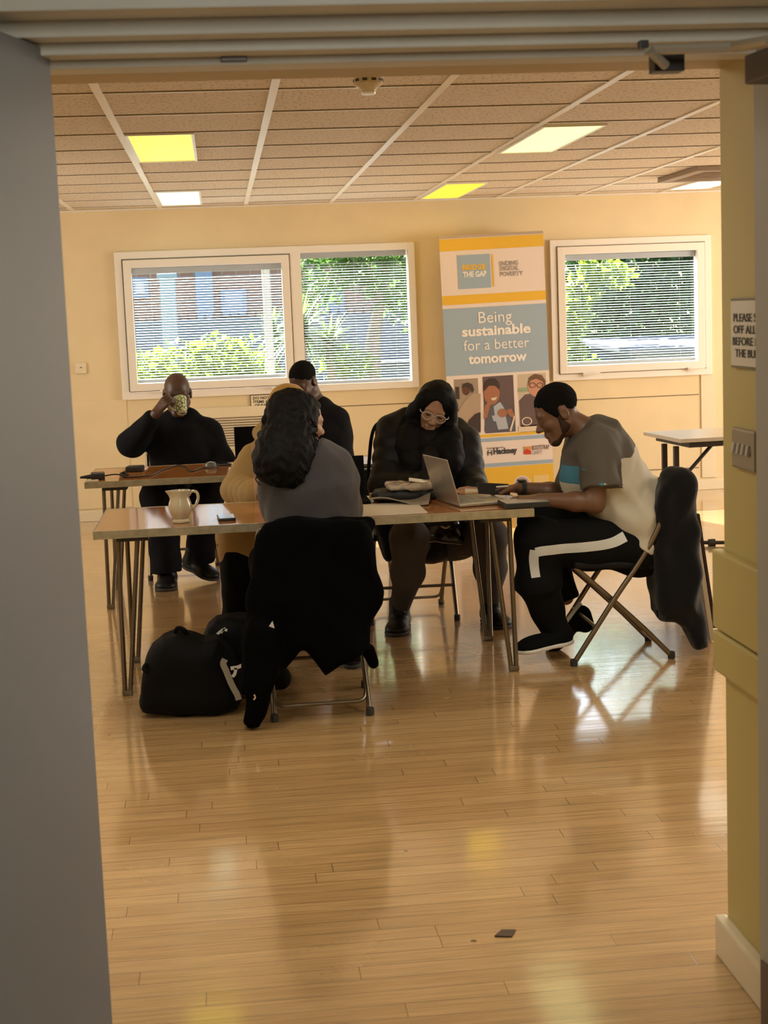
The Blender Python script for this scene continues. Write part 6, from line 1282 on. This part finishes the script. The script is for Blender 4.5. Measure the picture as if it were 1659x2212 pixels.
def wallet():
    q = aty(890, 1048, 6.88); S = SDF(0.004); S.box((q[0], 6.88, q[2]), (0.115, 0.10, 0.012), 0.012, 0.01); S.cap((q[0]-0.10, 6.83, q[2]-0.004), (q[0]-0.06, 6.82, q[2]), 0.018, 0.016, 0.02, fl=((0, 0, 1), 0.7)); S.cap((q[0]+0.0, 6.80, q[2]-0.004), (q[0]+0.10, 6.81, q[2]-0.004), 0.014, k=0.02)
    o = S.build('plastic_wallet', mat('shiny_plastic_wallet', (0.46, 0.37, 0.28), 0.12, var=0.25, vscale=30, bump=0.5, bscale=50, spec=0.7), None, 0.003, 60); tag(o, 'shiny clear plastic wallet stuffed with papers beside the silver laptop', 'wallet')
wallet()
q0 = aty(912, 1038, 6.93); plate('leaflet', (q0[0]+0.015, 6.90, q0[2]-0.002), (0.16, 0.12, 0.003), -0.12, M_PAP2, 'white folded leaflet on top of the clear wallet', 'leaflet', tilt=0.16)
# dark open laptop in front of the curly haired woman
l0, l1 = aty(708, 986, 6.98), aty(786, 984, 6.98); zb, ztp = ZT+0.015, l1[2]
bl = tag(root('laptop', ((l0[0]+l1[0])/2, 6.9, ZT)), 'open black laptop beyond the curly haired woman\'s shoulder', 'laptop')
M_BLK = mat('black_laptop_shell', (0.004, 0.004, 0.005), 0.8, spec=0.1)
lx0, lx1 = l1[0]-0.36, l1[0]
b = MB(); b.box(((lx0+lx1)/2, 6.845, ZT+0.010), (lx1-lx0, 0.25, 0.018), b=0.004); b.build('base', M_BLK, bl)
b = MB(); b.box(((lx0+lx1)/2, 6.992, (zb+ztp)/2), (lx1-lx0, 0.009, ztp-zb), b=0.003, rot=Matrix.Rotation(-0.13, 3, 'X')); b.build('lid', M_BLK, bl)
# ------------------------------------------------------------------ things on the far table
b0, b1 = aty(505, 922, 8.86), aty(566, 919, 8.86); w = 0.37
bl = tag(root('laptop', (b0[0]+w/2, 8.8, ZT)), 'black laptop with its screen up on the far table, left of the headscarf', 'laptop')
b = MB(); b.box((b0[0]+w/2, 8.70, ZT+0.010), (w, 0.25, 0.018), b=0.004); b.build('base', M_BLK, bl)
b = MB(); b.box((b0[0]+w/2, 8.845, (ZT+0.014+b0[2])/2), (w, 0.009, b0[2]-ZT-0.014), b=0.003, rot=Matrix.Rotation(-0.1, 3, 'X')); b.build('lid', M_BLK, bl)
M_PSU = mat('black_power_brick', (0.016, 0.014, 0.014), 0.45)
def brick(px, py, size, rz, label, name='power_adapter', z=ZT, stub=None):
    p = atz(px, py, z); o = MB(); o.box((p[0], p[1]+size[1]/2, z+size[2]/2+0.001), size, b=0.006, rot=rz); o = o.build(name, M_PSU, smooth=True); tag(o, label, 'charger'); return p, o
p1, o1 = brick(210, 1037, (0.075, 0.11, 0.034), 0.08, 'black power adapter at the far left corner of the far table')
b = MB(); b.tube([(p1[0]-0.035, p1[1]+0.05, ZT+0.016), (p1[0]-0.095, p1[1]+0.05, ZT+0.013)], [0.013, 0.006], n=10); b.build('plug_sleeve', M_PSU, o1, smooth=True)
p2, o2 = brick(291, 1020, (0.095, 0.10, 0.030), -0.1, 'black power adapter in the middle of the far table', name='power_adapter')
b = MB(); b.tube(smooth_path([(p1[0]+0.037, p1[1]+0.05, ZT+0.016), (p1[0]+0.10, p1[1]+0.04, ZT+0.022), (p1[0]+0.16, p1[1]+0.03, ZT+0.008), atz(268, 1031, ZT+0.006), atz(320, 1028, ZT+0.006), atz(352, 1015, ZT+0.005), atz(385, 1005, ZT+0.006), atz(400, 1009, ZT+0.005), atz(412, 1018, ZT+0.005), atz(440, 1010, ZT+0.006), atz(470, 1012, ZT+0.006)], 6), 0.0038, n=7); o = b.build('power_cable', M_PSU, smooth=True); tag(o, 'thin black cable trailing along the far table', 'cable')
k = atz(268, 1030, ZT); b = MB(); b.tube(smooth_path([k+[-0.02, 0, 0.01], k+[0, 0.02, 0.018], k+[0.02, 0.0, 0.012], k+[0, -0.015, 0.008], k+[-0.018, 0.0, 0.018], k+[0.005, 0.012, 0.022], k+[0.024, -0.01, 0.008]], 5), 0.0055, n=7); o = b.build('cable_plug', M_PSU, smooth=True); tag(o, 'bunched plug end of the cable beside the middle adapter', 'plug')
p = atz(455, 1010, ZT); b = MB(); b.lathe([(0, 0), (0.028, 0.0), (0.034, 0.006), (0.034, 0.016), (0.024, 0.030), (0.0, 0.035)], (p[0], p[1], ZT+0.001), n=22); o = b.build('computer_mouse', mat('grey_mouse', (0.12, 0.12, 0.11), 0.25), smooth=True); tag(o, 'rounded dark grey computer mouse on the far table', 'mouse')
b = MB(); b.box((p[0], p[1]-0.022, ZT+0.029), (0.006, 0.012, 0.006), b=0.002, rot=Matrix.Rotation(0.5, 3, 'X')); b.build('scroll_wheel', M_PSU, o)
phone('mobile_phone', 480, 1004, 0.075, 0.15, 0.25, 'phone with a bright screen beside the grey mouse on the far table')
p = atz(193, 1043, ZT); b = MB(); b.box((p[0]+0.012, p[1]+0.03, ZT+0.006), (0.07, 0.045, 0.010), b=0.003, rot=0.1); o = b.build('white_charger', mat('off_white_plastic', (0.7, 0.6, 0.45), 0.4)); tag(o, 'small white charger beneath the cable at the far table corner', 'charger')

# ------------------------------------------------------------------ coats over the chairs
M_COAT = mat('black_wool_coat', (0.0016, 0.0016, 0.0018), 0.95, bump=0.2, bscale=120, spec=0.05)
YC = 5.72
def XZ(pts, y): return np.array([[aty(px, py, y)[0], aty(px, py, y)[2]] for px, py in pts])
S = SDF(0.0065)
S.poly(XZ([(604, 1122), (572, 1132), (552, 1160), (546, 1210), (534, 1290), (528, 1380), (523, 1440), (536, 1490), (560, 1500), (590, 1470), (618, 1448), (648, 1404), (656, 1402), (680, 1430), (704, 1459), (735, 1434), (770, 1424), (799, 1400), (806, 1350), (828, 1305), (830, 1280), (818, 1235), (808, 1180), (800, 1138), (785, 1122)], YC), YC+0.012, 0.045, 0.02, 0.035, (0.016, 38.0))
S.poly(XZ([(540, 1330), (527, 1400), (523, 1470), (530, 1510), (524, 1560), (536, 1573), (560, 1571), (574, 1545), (582, 1495), (600, 1460), (600, 1350)], 5.69), 5.685, 0.05, 0.04, 0.04, (0.010, 30.0))
S.cap(aty(602, 1136, 5.772), aty(792, 1130, 5.772), 0.030, k=0.02)
S.cap(aty(795, 1405, 5.80), aty(806, 1432, 5.80), 0.028, 0.02, 0.02)
S.clip((0, 0, 0.004), (0, 0, -1))
ct = S.build('coat', M_COAT, None, 0.004, 26); tag(ct, 'long black coat draped over the chair of the curly haired woman, reaching the floor', 'coat')
q = aty(587, 1354, 5.655); b = MB(); b.add([q+[-0.012, 0, 0], q+[0.002, 0, -0.022], q+[0.010, 0, -0.004], q+[0.004, 0, 0.022]] + [q+[-0.012, 0.003, 0], q+[0.002, 0.003, -0.022], q+[0.010, 0.003, -0.004], q+[0.004, 0.003, 0.022]], [(0, 1, 2, 3), (7, 6, 5, 4), (0, 4, 5, 1), (1, 5, 6, 2), (2, 6, 7, 3), (3, 7, 4, 0)]); b.build('white_label', mat('white_label', (0.6, 0.58, 0.52), 0.6), ct)
q = aty(549, 1500, 5.630); b = MB(); b.tube([q, q+[0.004, 0, -0.012], q+[-0.003, 0, -0.02]], 0.0035, n=6); b.build('zip_pull', mat('bright_metal', (0.7, 0.7, 0.7), 0.2, metal=0.9), ct, smooth=True)
YJ = 6.40
S = SDF(0.007); jm = mat('black_fleece_jacket', (0.0055, 0.0055, 0.0065), 0.9, sheen=0.18, bump=0.2, bscale=90, spec=0.15)
up_ = XZ([(1448, 1036), (1428, 1046), (1416, 1068), (1411, 1095), (1416, 1140), (1408, 1180), (1412, 1230), (1418, 1282), (1426, 1330), (1440, 1338), (1452, 1322), (1470, 1318), (1500, 1320), (1512, 1240), (1508, 1150), (1497, 1080), (1488, 1048), (1470, 1035)], YJ)
S.poly(up_, 6.46, 0.12, 0.03, 0.06, (0.016, 24.0)); S.cap((1.892, 6.40, 0.752), (1.892, 6.80, 0.752), 0.020, k=0.02)
S.poly(XZ([(1462, 1044), (1456, 1120), (1456, 1250), (1482, 1255), (1490, 1120), (1482, 1040)], 6.62), 6.64, 0.155, 0.04, 0.04, (0.010, 22.0))
lo_ = XZ([(1436, 1280), (1440, 1338), (1462, 1344), (1482, 1362), (1496, 1385), (1508, 1404), (1536, 1402), (1536, 1376), (1524, 1320), (1513, 1240), (1500, 1180), (1440, 1200)], YJ)
S.poly(lo_, 6.45, 0.075, 0.05, 0.05, (0.012, 25.0)); S.cap(aty(1462, 1052, 6.42), aty(1450, 1150, 6.40), 0.035, 0.03, 0.04)
S.chain([aty(1450, 1030, 6.44), aty(1475, 1040, 6.40), aty(1478, 1150, 6.41), aty(1470, 1290, 6.43)], [0.05, 0.045, 0.04, 0.03], 0.05); S.clip((0, 0, 0.006), (0, 0, -1))
jk = S.build('jacket', jm, None, 0.006, 27); tag(jk, 'black fleece jacket hanging over the back of the chair at the right', 'jacket')
b = MB(); q = aty(1419, 1318, 6.42); b.tube([q, q+[0.003, 0, -0.03]], 0.004, n=6); q = aty(1438, 1318, 6.42); b.tube([q, q+[0.0, 0, -0.04]], 0.003, n=6); b.build('drawstring', jm, jk, smooth=True)
# pale board leaning behind the jacket
bb0, bb1 = aty(1503, 1140, 6.66), aty(1538, 1385, 6.66)
w0 = np.array([bb0[0]-0.006, 6.87, bb0[2]+0.05]); w1 = np.array([bb1[0]+0.004, 6.87, 0.006]); t = nrm(w1-w0); L_ = np.linalg.norm(w1-w0); R_ = Vector((0, 0, -1)).rotation_difference(Vector(t)).to_matrix()
b = MB(); b.box((w0+w1)/2, (0.022, 0.42, L_), b=0.003, rot=R_); bd = b.build('leaning_board', mat('pale_board', (0.60, 0.50, 0.38), 0.5)); tag(bd, 'pale board leaning behind the black jacket on the right chair', 'board')
b = MB(); off = R_ @ Vector((0.019, 0, 0)); b.box((w0+w1)/2+np.array(off)+np.array([0, 0, 0.03]), (0.014, 0.40, L_*0.92), b=0.003, rot=R_); b.build('dark_backing', mat('dark_maroon_edge', (0.03, 0.012, 0.014), 0.5), bd)
# ------------------------------------------------------------------ bags on the floor
M_BAG = mat('black_nylon_bag', (0.0025, 0.0025, 0.003), 0.75, bump=0.3, bscale=60, spec=0.15)
S = SDF(0.0065); YG = 6.02
S.poly(XZ([(312, 1440), (318, 1420), (330, 1395), (352, 1374), (385, 1362), (420, 1372), (440, 1378), (470, 1372), (500, 1400), (520, 1450), (524, 1500), (515, 1525), (470, 1540), (310, 1532), (302, 1520), (305, 1480)], YG), YG, 0.13, 0.03, 0.08, (0.012, 16.0)); S.clip((0, 0, 0.004), (0, 0, -1))
bag = S.build('backpack', M_BAG, None, 0.005, 22); tag(bag, 'plump black backpack on the floor by the left table legs', 'bag')
b = MB(); b.tube(smooth_path([aty(378, 1366, 5.98), aty(384, 1357, 5.97), aty(396, 1360, 5.97), aty(404, 1368, 5.98)], 5), 0.009, n=8); b.build('grab_handle', M_BAG, bag, smooth=True)
b = MB(); b.tube(smooth_path([aty(316, 1436, 5.95), aty(311, 1444, 5.93), aty(318, 1450, 5.93), aty(326, 1446, 5.95)], 5), 0.010, n=6); b.build('strap_end', M_BAG, bag, smooth=True)
def strip(b, pts, y, w, m=None):
    P_ = [aty(px, py, y) for px, py in pts]; P_ = smooth_path(P_, 4); V = []
    for i, p in enumerate(P_):
        t = nrm(P_[min(i+1, len(P_)-1)]-P_[max(i-1, 0)]); s_ = np.array([t[2], 0, -t[0]]); V += [p-s_*w/2, p+s_*w/2, p-s_*w/2+[0, 0.003, 0], p+s_*w/2+[0, 0.003, 0]]
    F_ = []
    for i in range(len(P_)-1):
        a, c = 4*i, 4*i+4; F_ += [(a, a+1, c+1, c), (a+2, c+2, c+3, a+3), (a, c, c+2, a+2), (a+1, a+3, c+3, c+1)]
    b.add(V, F_)
S = SDF(0.0065); YH = 6.22
S.poly(XZ([(440, 1378), (448, 1350), (466, 1332), (490, 1326), (530, 1330), (575, 1345), (600, 1400), (612, 1450), (600, 1475), (560, 1490), (500, 1496), (455, 1480), (445, 1430)], YH), YH, 0.12, 0.03, 0.07, (0.01, 18.0))
S.cap(aty(560, 1440, 6.2), aty(606, 1468, 6.15), 0.06, 0.04, 0.05); S.clip((0, 0, 0.004), (0, 0, -1))
bg2 = S.build('sports_bag', M_BAG, None, 0.005, 22); tag(bg2, 'black sports bag with white marks between the backpack and the coat', 'bag')
m_mark = mat('white_print', (0.62, 0.58, 0.52), 0.6)
b = MB(); strip(b, [(465, 1375), (474, 1366), (483, 1360), (491, 1362)], 6.075, 0.010); strip(b, [(478, 1368), (486, 1356)], 6.075, 0.006); b.build('white_mark', m_mark, bg2)
b = MB(); strip(b, [(486, 1424), (482, 1434), (488, 1448), (500, 1478), (512, 1500), (516, 1512)], 5.868, 0.024); b.build('pale_strap', mat('pale_strap', (0.28, 0.25, 0.20), 0.6), bag)
b = MB(); strip(b, [(498, 1444), (512, 1442), (522, 1438)], 5.866, 0.014); strip(b, [(510, 1443), (507, 1456), (502, 1462)], 5.866, 0.012); b.build('white_emblem', m_mark, bag)
# handbag on the lap of the woman with glasses
S = SDF(0.005); q = aty(950, 1150, 7.22); S.box(q+np.array([0, 0.02, 0.012]), (0.10, 0.06, 0.055), 0.035, 0.03); S.cap(q+np.array([0.02, -0.03, -0.01]), q+np.array([0.09, -0.03, -0.035]), 0.03, 0.025, 0.03)
hb = S.build('handbag', mat('shiny_black_leather', (0.010, 0.010, 0.011), 0.18), None, 0.003, 50); tag(hb, 'shiny black handbag on the lap of the woman with glasses', 'bag')
b = MB(); q2 = aty(962, 1138, 7.135); b.tube(smooth_path([q2+[-0.02, 0, 0.004], q2+[0, -0.006, -0.004], q2+[0.02, 0, 0.002]], 4), 0.005, n=7); b.build('metal_clasp', mat('bright_metal', (0.7, 0.7, 0.7)), hb, smooth=True)
# backpack strap standing out beside her shoulder
b = MB(); b.tube(smooth_path([aty(826, 908, 7.53), aty(810, 922, 7.53), aty(802, 948, 7.53), aty(798, 990, 7.56), aty(794, 1050, 7.58)], 6), 0.009, n=8); bs = b.build('bag_strap', M_BAG, smooth=True); tag(bs, 'loop of black bag strap standing out left of the woman with glasses', 'strap')
# flattened scrap on the floor
p = atz(1092, 2018, 0.0); b = MB(); b.add([p+[-0.030, -0.012, 0.001], p+[0.012, -0.022, 0.001], p+[0.030, 0.018, 0.001], p+[-0.006, 0.020, 0.001], p+[-0.030, -0.012, 0.004], p+[0.012, -0.022, 0.003], p+[0.030, 0.018, 0.003], p+[-0.006, 0.020, 0.005]], [(3, 2, 1, 0), (4, 5, 6, 7), (0, 1, 5, 4), (1, 2, 6, 5), (2, 3, 7, 6), (3, 0, 4, 7)]); o = b.build('paper_scrap', mat('dark_scrap', (0.10, 0.06, 0.035), 0.7)); tag(o, 'small dark scrap lying on the bare floor in the foreground', 'litter')
